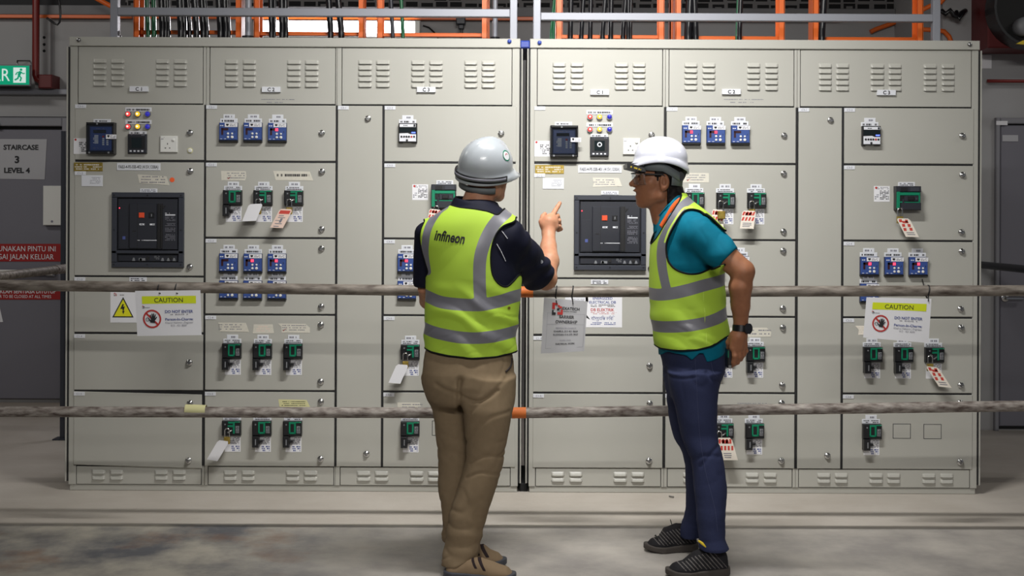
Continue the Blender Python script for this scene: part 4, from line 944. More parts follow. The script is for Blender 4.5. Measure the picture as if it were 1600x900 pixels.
# separate uprights between the ladders
for lab, x, mi in (('orange upright channel between the third ladder and the gap', 764, 'orange'), ('orange upright at the left side of the bright tube', 408, 'orange'), ('orange upright in front of the bright tube', 571, 'orange'),
                   ('orange upright at the left end of the right board', 878, 'orange'), ('orange upright between the fourth and fifth ladders', 1053, 'orange'), ('orange upright between the fifth and last ladders', 1277, 'orange'), ('orange upright at the right end by the strut', 1437, 'orange')):
    p = W(x - 3, 40, YL + .2); b = MB(); b.box(p.x - .015, p.x + .015, YL + .17, YL + .19, Z0(60.5) - .002, 3.6, 0); b.box(p.x - .015, p.x - .010, YL + .17, YL + .23, Z0(60.5) - .002, 3.6, 0)
    tag(b.build('channel_upright', [mi]), lab, 'steel channel', 'orange uprights behind the ladders')
# conduits in steel
for lab, x, r in (('thin steel conduit rising behind the left end of the crossbar', 185.5, .008), ('steel conduit with a wide foot between the first two ladders', 388, .018), ('bright steel conduit left of the centre gap', 773.5, .014)):
    p = W(x, 40, .3); t = thing('steel_conduit', lab, 'conduit', (p.x, .3, Z0(60.5))); b = MB(); b.tube([(p.x, .3, Z0(60.5) - .002), (p.x, .3, 3.6)], r, 0, 12); b.build('tube', ['galv'], t)
    b = MB(); b.tube([(p.x, .3, Z0(60.5) - .002), (p.x, .3, Z0(60.5) + .05)], r * 1.9, 0, 12); b.build('gland', ['slate2'], t)
CBL = [(232, 230, 'g', .011), (241, 240, 'g', .012), (254, 252, 'b', .016), (259, 257.5, 'b', .013), (263.5, 261.5, 'b', .012), (283, 280.5, 'b', .017), (288.5, 286, 'b', .015), (297, 293.5, 'b', .012), (308, 304, 'b', .016), (318, 315, 'b', .014), (324, 320, 'b', .012), (345, 342, 'b', .017), (353, 350.5, 'b', .013), (358, 355.5, 'b', .011),
       (424, 423, 'b', .013), (429, 429, 'b', .008), (441, 440, 'b', .016), (447, 446, 'b', .013), (517, 514, 'b', .016), (534, 529, 'b', .017), (614, 611, 'k', .011), (630, 627, 'g', .010),
       (860, 865, 'g', .006), (864, 868, 'g', .008), (891, 892, 'b', .014), (908, 911, 'b', .013), (922, 923, 'b', .013), (941, 945, 'b', .013), (954, 955, 'b', .014), (973, 977, 'b', .013), (981.5, 982, 'b', .011), (985, 986, 'b', .009),
       (1075, 1078, 'b', .022), (1087, 1085, 'b', .017), (1151, 1153, 'g', .008), (1155, 1157, 'b', .014), (1284, 1287, 'b', .017)]
CN = {'b': ('cable', 'black'), 'g': ('gcable', 'green'), 'k': ('slate2', 'dark grey')}
rnd = random.Random(5)
ordn = ['first', 'second', 'third', 'fourth', 'fifth', 'sixth', 'seventh', 'eighth', 'ninth', 'tenth', 'eleventh', 'twelfth', 'thirteenth', 'fourteenth']
def ladname(x):
    for nm, (l, r) in (('first cable ladder', (213, 380)), ('second cable ladder', (400, 572)), ('third cable ladder', (590, 765)), ('fourth cable ladder', (855, 1037)), ('fifth cable ladder', (1050, 1222)), ('last cable ladder', (1262, 1440))):
        if l <= x <= r: return nm
cnt = {}
for x0, x1, kind, r in CBL:
    ln = ladname(x0); cnt[ln] = cnt.get(ln, 0) + 1
    yy = YL - .019 - r - rnd.uniform(.0, .02); p0 = W(x0, 56, yy); p1 = W(x1, 6, yy)
    b = MB(); pts = [Vector((p0.x, yy, Z0(60.5) - .004))] + [p0.lerp(p1, q) for q in (.15, .5, 1)] + [p1 + (p1 - p0) * 3]
    b.tube(pts, r, 0, 10, True)
    m_, cw = CN[kind]
    tag(b.build('power_cable', [m_]), '%s power cable, %s from the left on the %s' % (cw, ordn[cnt[ln] - 1], ln), 'cable', 'power cables entering the boards')

# ------------------------------------------------------------------ the scaffold pipe barrier
YP = -.90
def rail(lab, p, q, m_, paint=None):
    a, e = W(p[0], p[1], YP), W(q[0], q[1], YP); d = (e - a).normalized()
    t = thing('barrier_rail', lab, 'barrier rail', (a + e) / 2, 'barrier rails')
    b = MB(); b.tube([a, e], .0242, 0, 20); b.build('pipe', [m_], t)
    if paint:
        u, v = W(paint[0], paint[1], YP), W(paint[2], paint[3], YP); b = MB(); b.tube([u, v], .0247, 0, 20, False); b.build('paint_mark', ['orange2'], t)
    return t
zj = lambda a, b_, x: a[1] + (b_[1] - a[1]) * (x - a[0]) / (b_[0] - a[0])
rail('upper left pipe rail of the barrier, holding a CAUTION sheet', (-150, 443.5), (810, 456), 'pipe')
rail('upper right pipe rail of the barrier, behind both men', (810, 456.3), (1920, 453.2), 'pipe', (812, 456.2, 833, 456.2))
rail('lower left pipe rail of the barrier, with pale tape on it', (-150, 642.6), (799, 645.3), 'pipe2')
rail('lower right pipe rail of the barrier, its end sprayed orange', (799, 645.3), (1920, 630), 'pipe2', (800, 645.2, 822, 644.9))
a_, e_ = W(290, 640.5, YP - .0), W(322, 641.5, YP)
b = MB(); b.tube([a_, a_.lerp(e_, .33), a_.lerp(e_, .66), e_], [.0249, .0252, .0252, .0249], 0, 20, False)
tag(b.build('tape_wrap', ['ytape']), 'pale tape wrapped round the lower left pipe rail', 'tape')
XL, XR = W(-130, 444, YP).x, W(1906, 453, YP).x
for lab, x, y1, z, j in (('pipe rail running back along the left side to the wall', XL, YB - .0, 1.10, 1), ('pipe rail running back along the right side to the wall', XR, YR, 1.117, 0)):
    x = -2.69 if j else 3.15
    t = thing('barrier_rail', lab, 'barrier rail', (x, 0, z), 'barrier rails')
    b = MB(); b.tube([(x, YP + .05, z), (x, y1, z)], .0242, 0, 18); b.build('pipe', ['pipe' if j else 'slate2'], t)
    if j: b = MB(); q = W(90, 424, 1.0); b.tube([(x, .92, z), (x, 1.14, z)], .0275, 0, 18); b.build('coupler', ['pipe2'], t)
for lab, x in (('upright pipe post at the left corner of the barrier', -2.69), ('upright pipe post at the right corner of the barrier', 3.15)):
    b = MB(); b.tube([(x, YP + .05, 0), (x, YP + .05, 1.25)], .0242, 0, 18); tag(b.build('barrier_post', ['pipe']), lab, 'barrier post', 'barrier posts')
q = W(99.5, 400, 1.5)
b = MB(); b.box(q.x - .014, q.x + .014, 1.48, 1.52, 0, W(99, 205, 1.5).z, 0, .003); b.box(q.x - .05, q.x + .05, 1.45, 1.55, 0, .008, 0)
tag(b.build('steel_upright', ['slate']), 'dark steel upright behind the left edge of the left board', 'post')

# ------------------------------------------------------------------ sheets hung on the rail
def sheet(name, label, corners, ties, draw, mats, cat='sign'):
    yy = YP - .028; k = (CD + yy) / FPX
    P = [W(x, y_, yy) for x, y_ in corners]; t = thing(name, label, cat, P[3])
    o, u, v = P[0], P[1] - P[0], P[3] - P[0]; e = P[2] - P[1] - v
    def pt(a, d, y=0.0):
        q = o + u * a + v * d + e * a * d; return (q.x, yy + y + .012 * (d - .15) * 0, q.z)
    b = MB(); n = 8; vs = []; fs = []
    for i in range(n + 1):
        for j in range(n + 1):
            q = pt(i / n, j / n); bend = .004 * math.sin(i / n * 3.1) * (j / n)
            vs.append((q[0], q[1] - bend, q[2])); vs.append((q[0], q[1] - bend + .0012, q[2]))
    id_ = lambda i, j, s_: (i * (n + 1) + j) * 2 + s_
    for i in range(n):
        for j in range(n):
            fs.append((id_(i, j, 0), id_(i, j + 1, 0), id_(i + 1, j + 1, 0), id_(i + 1, j, 0))); fs.append((id_(i, j, 1), id_(i + 1, j, 1), id_(i + 1, j + 1, 1), id_(i, j + 1, 1)))
    for i in range(n):
        fs.append((id_(i, 0, 0), id_(i + 1, 0, 0), id_(i + 1, 0, 1), id_(i, 0, 1))); fs.append((id_(i, n, 1), id_(i + 1, n, 1), id_(i + 1, n, 0), id_(i, n, 0)))
        fs.append((id_(0, i, 1), id_(0, i + 1, 1), id_(0, i + 1, 0), id_(0, i, 0))); fs.append((id_(n, i, 0), id_(n, i + 1, 0), id_(n, i + 1, 1), id_(n, i, 1)))
    b.add(vs, fs, 0, False); b.build('sheet', [mats[0]], t)
    # print: drawn on a unit sheet (width 1, height 1 downwards) and laid on
    W_, H_ = u.length, v.length
    d = MB(); draw(d, W_, H_); out = []
    for x, y_, z in d.v:
        a, dd = x / W_, -z / H_; q = pt(a, dd); bend = .004 * math.sin(a * 3.1) * dd
        out.append((q[0], q[1] - bend - .0010 + y_, q[2]))
    d.v = out; d.build('print', mats[1:], t)
    for tx, ty in ties:
        c = W(tx, ty, YP); b = MB(); q = W(tx + 1.5, max(corners[0][1], corners[1][1]) + 4, yy - .002)
        pts = [(c.x + .004 * math.sin(a), YP - .0262 * math.cos(a), c.z + .0262 * math.sin(a)) for a in [math.radians(x_) for x_ in range(-40, 221, 20)]]
        pts = [(q.x, yy - .003, q.z)] + pts + [(q.x + .003, yy + .004, q.z)]
        b.tube(pts, .0030, 0, 6); b.build('cable_tie', ['black'], t)
    return t
def flat(d, l, t, r, b, mi, W_, H_, y=0.0): d.add([(l * W_, y, -b * H_), (r * W_, y, -b * H_), (r * W_, y, -t * H_), (l * W_, y, -t * H_)], [(0, 1, 2, 3)], mi)
def draw_caution(d, W_, H_):
    flat(d, .10, .12, .93, .29, 0, W_, H_); d.text('CAUTION', .51 * W_, -.207 * H_, .105 * H_, -.0004, 1, .0, w=.44 * W_)
    cx, cz, r = .245 * W_, -.625 * H_, .205 * H_
    d.ring(cx, cz, r * .82, r, -.0004, 0, 2, 32)
    c, s_ = math.cos(-.785), math.sin(-.785); hw = r * .10
    # hand
    for (x0, z0), (x1, z1), rr in (((.05, -.42), (.1, .02), .27), ((-.05, 0), (-.18, .42), .07), ((.06, .05), (.02, .55), .075), ((.16, .05), (.20, .56), .075), ((.25, .0), (.38, .46), .07), ((.3, -.1), (.52, .2), .065), ((-.12, -.3), (-.38, .04), .075)):
        a, e = Vector((cx + x0 * r, cz + z0 * r)), Vector((cx + x1 * r, cz + z1 * r)); dd = (e - a); L_ = dd.length; dd = dd / L_; nn = Vector((-dd.y, dd.x)) * rr * r
        d.add([(p.x, -.0008, p.y) for p in (a - nn, e - nn * .8, e + dd * rr * r, e + nn * .8, a + nn)], [(0, 1, 2, 3, 4)] if True else [], 1)
    d.ring(cx - .5 * r, cz - .05 * r, .16 * r, .21 * r, -.0004, 0, 1, 14); d.disc(cx - .54 * r, cz - .02 * r, .04 * r, -.0005, 0, 1, 6)
    d.add([(cx + q[0], -.0006, cz + q[1]) for q in ((c * r * .9 - s_ * -hw, s_ * r * .9 + c * -hw), (c * r * .9 - s_ * hw, s_ * r * .9 + c * hw), (c * r * .28 - s_ * hw, s_ * r * .28 + c * hw), (c * r * .28 - s_ * -hw, s_ * r * .28 + c * -hw))], [(0, 1, 2, 3)], 2)
    d.add([(cx + q[0], -.0006, cz + q[1]) for q in ((-c * r * .9 - s_ * -hw, -s_ * r * .9 + c * -hw), (-c * r * .1 - s_ * -hw, -s_ * r * .1 + c * -hw), (-c * r * .1 - s_ * hw, -s_ * r * .1 + c * hw), (-c * r * .9 - s_ * hw, -s_ * r * .9 + c * hw))], [(0, 1, 2, 3)], 2)
    for s__, z, h, w_, m_, bo in (('DO NOT ENTER', .465, .062, .43, 3, .025), ('Person-In-Charge:', .635, .058, .43, 3, .02)): d.text(s__, .665 * W_, -z * H_, h * H_, -.0004, m_, bo, w=w_ * W_)
    d.marks(.53 * W_ / K0, .515 * H_ / K0, .80 * W_ / K0, .545 * H_ / K0, 1, -.0004, 4, 3)
    d.text('Khairul Hakimin | Engineer', .665 * W_, -.71 * H_, .046 * H_, -.0004, 4, 0, w=.43 * W_)
    d.text('012 - 421 8600', .655 * W_, -.775 * H_, .044 * H_, -.0004, 4, 0, w=.24 * W_)
    d.ly = -.0002; k = .0035 * H_
    for x, z, ww, hh, m_ in ((.10, .33, .02, .02, 2), (.115, .345, .02, .02, 1), (.10, .375, .035, .012, 1)): flat(d, x, z, x + ww, z + hh, m_, W_, H_, -.0004)
    d.marks(.14 * W_ / K0, .365 * H_ / K0, .215 * W_ / K0, .385 * H_ / K0, 1, -.0004, 1, 9)
cm = ['paper', 'caution', 'ink', 'redink', 'blueink', 'greyink']
sheet('caution_sign', 'CAUTION DO NOT ENTER sheet on the left rail, over the lightning hazard sheet', [(211, 454.5), (313, 453.5), (315, 523.5), (214.5, 525)], ((249, 451), (276, 451)), draw_caution, cm)
sheet('caution_sign', 'tilted CAUTION DO NOT ENTER sheet on the right rail, above green breakers', [(1354, 464.5), (1455.5, 466.8), (1451, 536), (1348.7, 527.3)], ((1449, 455),), draw_caution, cm)
def draw_barrier(d, W_, H_):
    d.ly = -.0003; logo(d, .20 * W_, -.075 * H_, .0098 * H_, 0, 1)
    d.text('HEXATECH', .60 * W_, -.165 * H_, .052 * H_, -.0005, 1, .03, w=.46 * W_); d.text('ENGINEERING SDN BHD', .565 * W_, -.222 * H_, .020 * H_, -.0005, 1, .02, w=.40 * W_)
    for s__, z, h, w_, m_, bo in (('BARRIER', .325, .058, .34, 1, .02), ('OWNERSHIP', .420, .058, .50, 1, .02), ('PERSON IN CHARGE', .540, .030, .47, 2, .0), ('KHAIRUL 012 421 8600', .600, .032, .55, 1, .02), ('RUSYDAN 014 375 3827', .662, .032, .57, 1, .02), ('WORK TASK:', .770, .028, .27, 2, 0), ('ELECTRICAL WORK', .835, .032, .44, 1, .02)):
        d.text(s__, .545 * W_, -z * H_, h * H_, -.0005, m_, bo, w=w_ * W_)
    for l, t, r, b_ in ((.10, .265, .96, .268), (.10, .47, .96, .473), (.10, .91, .96, .913), (.10, .265, .104, .913), (.956, .265, .96, .913)): flat(d, l, t, r, b_, 2, W_, H_, -.0004)
sheet('barrier_notice', 'greyish HEXATECH BARRIER OWNERSHIP sheet hung on the rail between the men', [(850, 465), (918, 471), (913, 548.5), (845, 552.5)], ((868.5, 456), (894, 456)), draw_barrier, ['film', 'redink', 'ink', 'greyink'])
b = MB(); q = W(1046, 778, 0); qf = W(1046, 778.5, -.1)
b.tube([(qf.x, -.09, .006), (qf.x + .02, -.11, .006)], .004, 0, 6)
tag(b.build('screw', ['steel']), 'small screw lying on the floor in front of the right board', 'screw')
b = MB(); b.tube([W(1441, 436, -.02), W(1443, 444, -.02), W(1445, 452, -.03), W(1449, 456, -.04)], .0028, 0, 6)
tag(b.build('loose_wire', ['black']), 'short black wire on the door above the right CAUTION sheet', 'wire')
# ------------------------------------------------------------------ signed-distance modelling for the two men
def V3(*p): return np.array(p, dtype=float)
def A(v): return np.array((v[0], v[1], v[2]), dtype=float)
def smin(a, b, k):
    h = np.clip(.5 + .5 * (b - a) / k, 0, 1); return b + (a - b) * h - k * h * (1 - h)
def smax(a, b, k): return -smin(-a, -b, k)
def cap(P, a, b, ra, rb):
    a, b = A(a), A(b); ba = b - a; pa = P - a
    t = np.clip(pa @ ba / max(ba @ ba, 1e-9), 0, 1)
    return np.linalg.norm(pa - t[:, None] * ba, axis=1) - (ra + (rb - ra) * t)
def ell(P, c, r, R=None):
    q = P - A(c)
    if R is not None: q = q @ R
    r = np.array(r, dtype=float); k0 = np.linalg.norm(q / r, axis=1); k1 = np.linalg.norm(q / (r * r), axis=1)
    return k0 * (k0 - 1) / np.maximum(k1, 1e-6)
def chain(P, pts, rs, k=.004):
    d = None
    for i in range(len(pts) - 1):
        c = cap(P, pts[i], pts[i + 1], rs[i], rs[i + 1]); d = c if d is None else smin(d, c, k)
    return d
class Loft:
    """vertical loft: rows of (pixel row, left px, right px, depth y, half depth)"""
    def __init__(s, rows, grow=0.0, cap0=.02):
        z, cx, rx, cy, ry = [], [], [], [], []
        for v, l, r, y, hy in rows:
            a, b = W(l, v, y), W(r, v, y); z.append((a.z + b.z) / 2); cx.append((a.x + b.x) / 2); rx.append((b.x - a.x) / 2); cy.append(y); ry.append(hy)
        o = np.argsort(z); s.z = np.array(z)[o]; dense = np.linspace(s.z[0], s.z[-1], 160)
        def sm(a):
            y = np.interp(dense, s.z, np.array(a)[o])
            for _ in range(14): y[1:-1] = (y[:-2] + 2 * y[1:-1] + y[2:]) / 4
            return y
        s.d = dense; s.cx, s.rx, s.cy, s.ry = sm(cx), sm(rx), sm(cy), sm(ry); s.c0 = cap0; s.g = grow
    def __call__(s, P, grow=0.0, ends=True):
        z = P[:, 2]; zi = np.clip(z, s.d[0], s.d[-1]); f = lambda a: np.interp(zi, s.d, a)
        rx, ry = f(s.rx) + grow, f(s.ry) + grow; dx, dy = P[:, 0] - f(s.cx), P[:, 1] - f(s.cy)
        k0 = np.sqrt((dx / rx) ** 2 + (dy / ry) ** 2); k1 = np.sqrt((dx / rx ** 2) ** 2 + (dy / ry ** 2) ** 2)
        d = np.where(k1 > 1e-6, k0 * (k0 - 1) / np.maximum(k1, 1e-6), -np.minimum(rx, ry))
        if ends: d = smax(d, np.maximum(s.d[0] - z, z - s.d[-1]) , s.c0)
        return d
def noise3(P, f, seed=0):
    r = np.random.RandomState(seed); out = 0
    for i in range(6):
        k = r.normal(size=3); k = k / np.linalg.norm(k) * f * r.uniform(.7, 1.4); out = out + np.sin(P @ k + r.uniform(0, 6.28))
    return out / 6
def crease(P, st, f, seed, wd=.16):
    """network of narrow creases (0 .. 1)"""
    n = noise3(P * np.array(st), f * 5.0, seed); m_ = np.clip(.40 + 1.0 * noise3(P, f * 1.6, seed + 5), 0, 1); return .6 * np.exp(-(n / wd) ** 2) * m_
def folds(P, d, freq, seed, warp=1.2, sharp=1.6):
    """soft cloth folds whose crests run across direction d"""
    d = A(d) / np.linalg.norm(d); w_ = noise3(P, freq * .35, seed) * 3 * warp
    s_ = np.sin((P @ d) * freq + w_); m_ = np.clip(.5 + .9 * noise3(P, freq * .30, seed + 7), 0, 1)
    return np.sign(s_) * np.abs(s_) ** sharp * m_

def surface(f, lo, hi, h):
    """surface-net mesh of f < 0 on a grid of pitch h, evaluated only near the surface"""
    lo, hi = A(lo), A(hi); Bk = 10
    nb = np.ceil((hi - lo) / (h * Bk)).astype(int); n = nb * Bk
    D = np.empty(n, dtype=np.float32)
    bi = np.stack(np.meshgrid(*[np.arange(q) for q in nb], indexing='ij'), -1).reshape(-1, 3)
    cen = lo + (bi * Bk + (Bk - 1) / 2) * h; d0 = f(cen)
    rad = Bk * h * .87 * 1.7 + .004
    loc = np.stack(np.meshgrid(*[np.arange(Bk)] * 3, indexing='ij'), -1).reshape(-1, 3)
    Dv = D.reshape(nb[0], Bk, nb[1], Bk, nb[2], Bk)
    for (i, j, k), v in zip(bi, d0): Dv[i, :, j, :, k, :] = v
    act = bi[np.abs(d0) < rad]
    for s in range(0, len(act), 150):
        ch = act[s:s + 150]; idx = ch[:, None, :] * Bk + loc[None]; vals = f((lo + idx.reshape(-1, 3) * h)).reshape(len(ch), Bk, Bk, Bk)
        for (i, j, k), v in zip(ch, vals): Dv[i, :, j, :, k, :] = v
    D = Dv.reshape(n); D[0] = D[-1] = 1; D[:, 0] = D[:, -1] = 1; D[:, :, 0] = D[:, :, -1] = 1
    Sg = D < 0
    c = lambda a, i, j, k: a[i:a.shape[0] - 1 + i, j:a.shape[1] - 1 + j, k:a.shape[2] - 1 + k]
    cnt = sum(c(Sg, i, j, k).astype(np.int8) for i in (0, 1) for j in (0, 1) for k in (0, 1))
    cells = np.argwhere((cnt > 0) & (cnt < 8)); idm = np.full(cnt.shape, -1, dtype=np.int32); idm[tuple(cells.T)] = np.arange(len(cells))
    acc = np.zeros((len(cells), 3)); num = np.zeros(len(cells))
    cr = [(i, j, k) for i in (0, 1) for j in (0, 1) for k in (0, 1)]
    for a in cr:
        for ax in range(3):
            if a[ax]: continue
            e = list(a); e[ax] = 1
            da = D[cells[:, 0] + a[0], cells[:, 1] + a[1], cells[:, 2] + a[2]]; db = D[cells[:, 0] + e[0], cells[:, 1] + e[1], cells[:, 2] + e[2]]
            m_ = (da < 0) != (db < 0); t = np.where(m_, da / np.where(m_, da - db, 1), 0)
            p = np.tile(np.array(a, dtype=float), (len(cells), 1)); p[:, ax] += t
            acc[m_] += p[m_]; num += m_
    verts = lo + (cells + acc / num[:, None]) * h
    faces = []
    for ax in range(3):
        o1, o2 = [q for q in range(3) if q != ax]
        sl = [slice(1, -1)] * 3; sl[ax] = slice(0, -1); s2 = list(sl); s2[ax] = slice(1, None)
        a, b = Sg[tuple(sl)], Sg[tuple(s2)]; off = np.array([1, 1, 1]); off[ax] = 0
        e = np.argwhere(a != b)
        if not len(e): continue
        fl = a[tuple(e.T)]; e = e + off
        def cell(u, v):
            q = e.copy(); q[:, o1] -= u; q[:, o2] -= v; return idm[tuple(q.T)]
        q = np.stack([cell(0, 0), cell(1, 0), cell(1, 1), cell(0, 1)], 1)
        if ax == 1: fl = ~fl
        q[~fl] = q[~fl][:, ::-1]; faces.append(q)
    F = np.concatenate(faces); F = F[(F >= 0).all(1)]
    # two projection steps onto the surface
    for _ in range(2):
        e = h * .3; d = f(verts); g = np.stack([f(verts + np.eye(3)[q] * e) - f(verts - np.eye(3)[q] * e) for q in range(3)], 1) / (2 * e)
        verts = verts - np.clip(d, -h, h)[:, None] * g / np.maximum((g * g).sum(1), .3)[:, None] * .8
    return verts, F
def np_mesh(name, verts, faces, mats, attrs=None, mi=None):
    me = bpy.data.meshes.new(name); me.from_pydata([tuple(v) for v in verts], [], [tuple(int(i) for i in q) for q in faces])
    for m_ in mats: me.materials.append(M[m_] if isinstance(m_, str) else m_)
    me.polygons.foreach_set('use_smooth', [True] * len(me.polygons))
    if mi is not None: me.polygons.foreach_set('material_index', mi)
    for k, v in (attrs or {}).items():
        a = me.attributes.new(k, 'FLOAT', 'POINT'); a.data.foreach_set('value', np.asarray(v, dtype=np.float32))
    me.update(); return me
def organic(name, f, lo, hi, h, mats, parent, attrs=None, clip=None, midx=None):
    v, F = surface(f, lo, hi, h)
    if clip:
        T = np.concatenate([F[:, [0, 1, 2]], F[:, [0, 2, 3]]])
        for c in clip: v, T = clipmesh(v, T, c)
        F = T
    at = {k: fn(v) for k, fn in (attrs or {}).items()}
    me = np_mesh(name, v, F, mats, at, midx(v[np.asarray(F)].mean(1)) if midx else None)
    return link(name, me, parent), v, F
def clipmesh(v, T, c):
    """keep the part of a triangle mesh where c(points) > 0, cut exactly along c = 0"""
    d = c(v); v = list(map(tuple, v)); out = []; cache = {}
    def cut(i, j):
        key = (i, j) if i < j else (j, i)
        if key not in cache:
            t = d[i] / (d[i] - d[j]); p = tuple(v[i][q] + (v[j][q] - v[i][q]) * t for q in range(3)); cache[key] = len(v); v.append(p)
        return cache[key]
    s = d > 0
    for a, b, e in T:
        k = int(s[a]) + int(s[b]) + int(s[e])
        if k == 3: out.append((a, b, e))
        elif k == 2:
            while s[a]: a, b, e = b, e, a
            p, q = cut(a, b), cut(e, a); out.append((p, b, e)); out.append((p, e, q))
        elif k == 1:
            while not s[a]: a, b, e = b, e, a
            out.append((a, cut(a, b), cut(e, a)))
    out = np.array(out); used = np.unique(out); remap = -np.ones(len(v), dtype=int); remap[used] = np.arange(len(used))
    return np.array(v)[used], remap[out]
def sdpoly(P2, poly):
    """signed distance to a polygon, negative inside"""
    poly = np.asarray(poly, dtype=float); n = len(poly); d = np.full(len(P2), 1e9); s = np.ones(len(P2))
    for i in range(n):
        a, b = poly[i], poly[i - 1]; e = b - a; w_ = P2 - a; t = np.clip(w_ @ e / max(e @ e, 1e-12), 0, 1)
        q = w_ - t[:, None] * e; d = np.minimum(d, (q * q).sum(1))
        c1 = P2[:, 1] >= a[1]; c2 = P2[:, 1] < b[1]; c3 = e[0] * w_[:, 1] > e[1] * w_[:, 0]
        s = np.where((c1 & c2 & c3) | (~c1 & ~c2 & ~c3), -s, s)
    return np.sqrt(d) * s
def sdline(P2, pts):
    d = np.full(len(P2), 1e9)
    for i in range(len(pts) - 1):
        a, b = np.array(pts[i]), np.array(pts[i + 1]); e = b - a; w_ = P2 - a; t = np.clip(w_ @ e / (e @ e), 0, 1); q = w_ - t[:, None] * e; d = np.minimum(d, np.sqrt((q * q).sum(1)))
    return d
def spl(pts, n=8):
    out = []
    for i in range(len(pts) - 1):
        p0 = pts[max(i - 1, 0)]; p1, p2 = pts[i], pts[i + 1]; p3 = pts[min(i + 2, len(pts) - 1)]
        for q in range(n):
            t = q / n; out.append(tuple(.5 * (2 * p1[c] + (p2[c] - p0[c]) * t + (2 * p0[c] - 5 * p1[c] + 4 * p2[c] - p3[c]) * t * t + (3 * p1[c] - p0[c] - 3 * p2[c] + p3[c]) * t ** 3) for c in range(len(p1))))
    return out + [tuple(pts[-1])]
def xz(pts, y): return [(W(a, b, y).x, W(a, b, y).z) for a, b in pts]
def boundary_loops(F):
    E = {}
    for t in F:
        for i in range(len(t)):
            a, b = int(t[i]), int(t[(i + 1) % len(t)]); E[(a, b)] = 1
    nx = {a: b for a, b in E if (b, a) not in E}; loops = []
    while nx:
        s = next(iter(nx)); lp = [s]; c = nx.pop(s)
        while c != s and c in nx: lp.append(c); c = nx.pop(c)
        loops.append(lp)
    return loops
def smooth_loop(p, it=6, step=2):
    p = np.array(p)[::step]
    for _ in range(it): p = (np.roll(p, 1, 0) + 2 * p + np.roll(p, -1, 0)) / 4
    return p

# ---- cloth and skin materials
def skin(name, c1, c2, c3=None):
    m_ = mat(name, c1, .5, spec=.35, noise=(38, .55, c2), bump=(220, .3, .001)); p = m_.node_tree.nodes['Principled BSDF']
    p.inputs['Subsurface Weight'].default_value = .12; p.inputs['Subsurface Radius'].default_value = (.012, .004, .002); p.inputs['Subsurface Scale'].default_value = .6
    return m_
M['skinA'] = skin('weathered_pink_skin', srgb(194, 142, 112), srgb(176, 112, 86)); M['skinB'] = skin('brown_skin', srgb(164, 112, 82), srgb(142, 92, 66))
def fabric(name, c, c2=None, rough=.85, sc=300, bs=.3, n=40, amt=.4):
    return mat(name, c, rough, spec=.2, noise=(n, amt, c2 or c), bump=(sc, bs, .0008))
M['khaki'] = fabric('khaki_twill', srgb(136, 118, 94), srgb(122, 105, 82)); M['denim'] = fabric('dark_denim', srgb(46, 52, 82), srgb(38, 43, 68), sc=420, bs=.5, n=220)
M['navyshirt'] = fabric('navy_polo', srgb(18, 20, 38), srgb(22, 24, 44), .7); M['teal'] = fabric('teal_polo', srgb(0, 112, 138), srgb(0, 100, 126), .8)
M['hivis_trim'] = fabric('black_binding', srgb(18, 20, 20)); M['shell'] = mat('helmet_shell_white', srgb(212, 214, 226), .22, coat=.6, bump=(6, .05, .002)); M['shellA'] = mat('helmet_shell_grey_white', srgb(178, 184, 190), .25, coat=.6)
M['harness'] = mat('grey_harness', srgb(112, 118, 120), .6); M['hairB'] = fabric('black_hair', srgb(22, 18, 18), srgb(34, 28, 26), .5, sc=240, bs=.8); M['hairA'] = fabric('short_grey_brown_hair', srgb(96, 72, 56), srgb(120, 96, 80), .7, sc=300, bs=.8)
M['suede'] = fabric('tan_suede', srgb(140, 114, 84), srgb(136, 106, 72), .85, sc=180, bs=.4); M['sole'] = mat('dark_rubber_sole', srgb(62, 64, 72), .6, bump=(120, .4, .002)); M['elastic'] = mat('dark_elastic', srgb(40, 32, 34), .8)
M['solegrey'] = mat('black_rubber_sole', srgb(66, 60, 56), .7, bump=(60, .6, .004)); M['lens'] = clear('clear_lens', 1.4, .3); M['lanyard'] = fabric('orange_lanyard', srgb(206, 92, 40)); M['seamthread'] = mat('seam_thread', srgb(62, 68, 100), .8); M['mouth'] = mat('mouth_inside', srgb(52, 22, 20), .6); M['lace'] = mat('black_lace', srgb(18, 18, 18), .8)
def hivis():
    m_ = bpy.data.materials.new('hi_vis_cloth'); m_.use_nodes = True; nt = m_.node_tree; p = nt.nodes['Principled BSDF']; N = nt.nodes.new; L = nt.links.new
    p.inputs['Roughness'].default_value = .75
    col = None
    base = N('ShaderNodeRGB'); base.outputs[0].default_value = srgb(176, 212, 64); cur = base.outputs[0]
    rs = None
    for attr, c in (('band', srgb(120, 120, 128)), ('trim', srgb(16, 18, 18)), ('seam', srgb(196, 228, 96))):
        a = N('ShaderNodeAttribute'); a.attribute_name = attr; g = N('ShaderNodeMath'); g.operation = 'GREATER_THAN'; g.inputs[1].default_value = 0; L(a.outputs['Fac'], g.inputs[0])
        x = N('ShaderNodeMix'); x.data_type = 'RGBA'; L(g.outputs[0], x.inputs['Factor']); L(cur, x.inputs['A']); x.inputs['B'].default_value = c; cur = x.outputs['Result']
        if attr == 'band':
            r = N('ShaderNodeMapRange'); r.inputs['To Min'].default_value = .75; r.inputs['To Max'].default_value = .38; L(g.outputs[0], r.inputs['Value']); L(r.outputs[0], p.inputs['Roughness'])
    L(cur, p.inputs['Base Color'])
    tc = N('ShaderNodeTexCoord'); n = N('ShaderNodeTexNoise'); n.inputs['Scale'].default_value = 260; L(tc.outputs['Object'], n.inputs['Vector']); b = N('ShaderNodeBump'); b.inputs['Strength'].default_value = .2; b.inputs['Distance'].default_value = .0006
    L(n.outputs['Fac'], b.inputs['Height']); L(b.outputs['Normal'], p.inputs['Normal']); return m_
M['hivis'] = hivis()

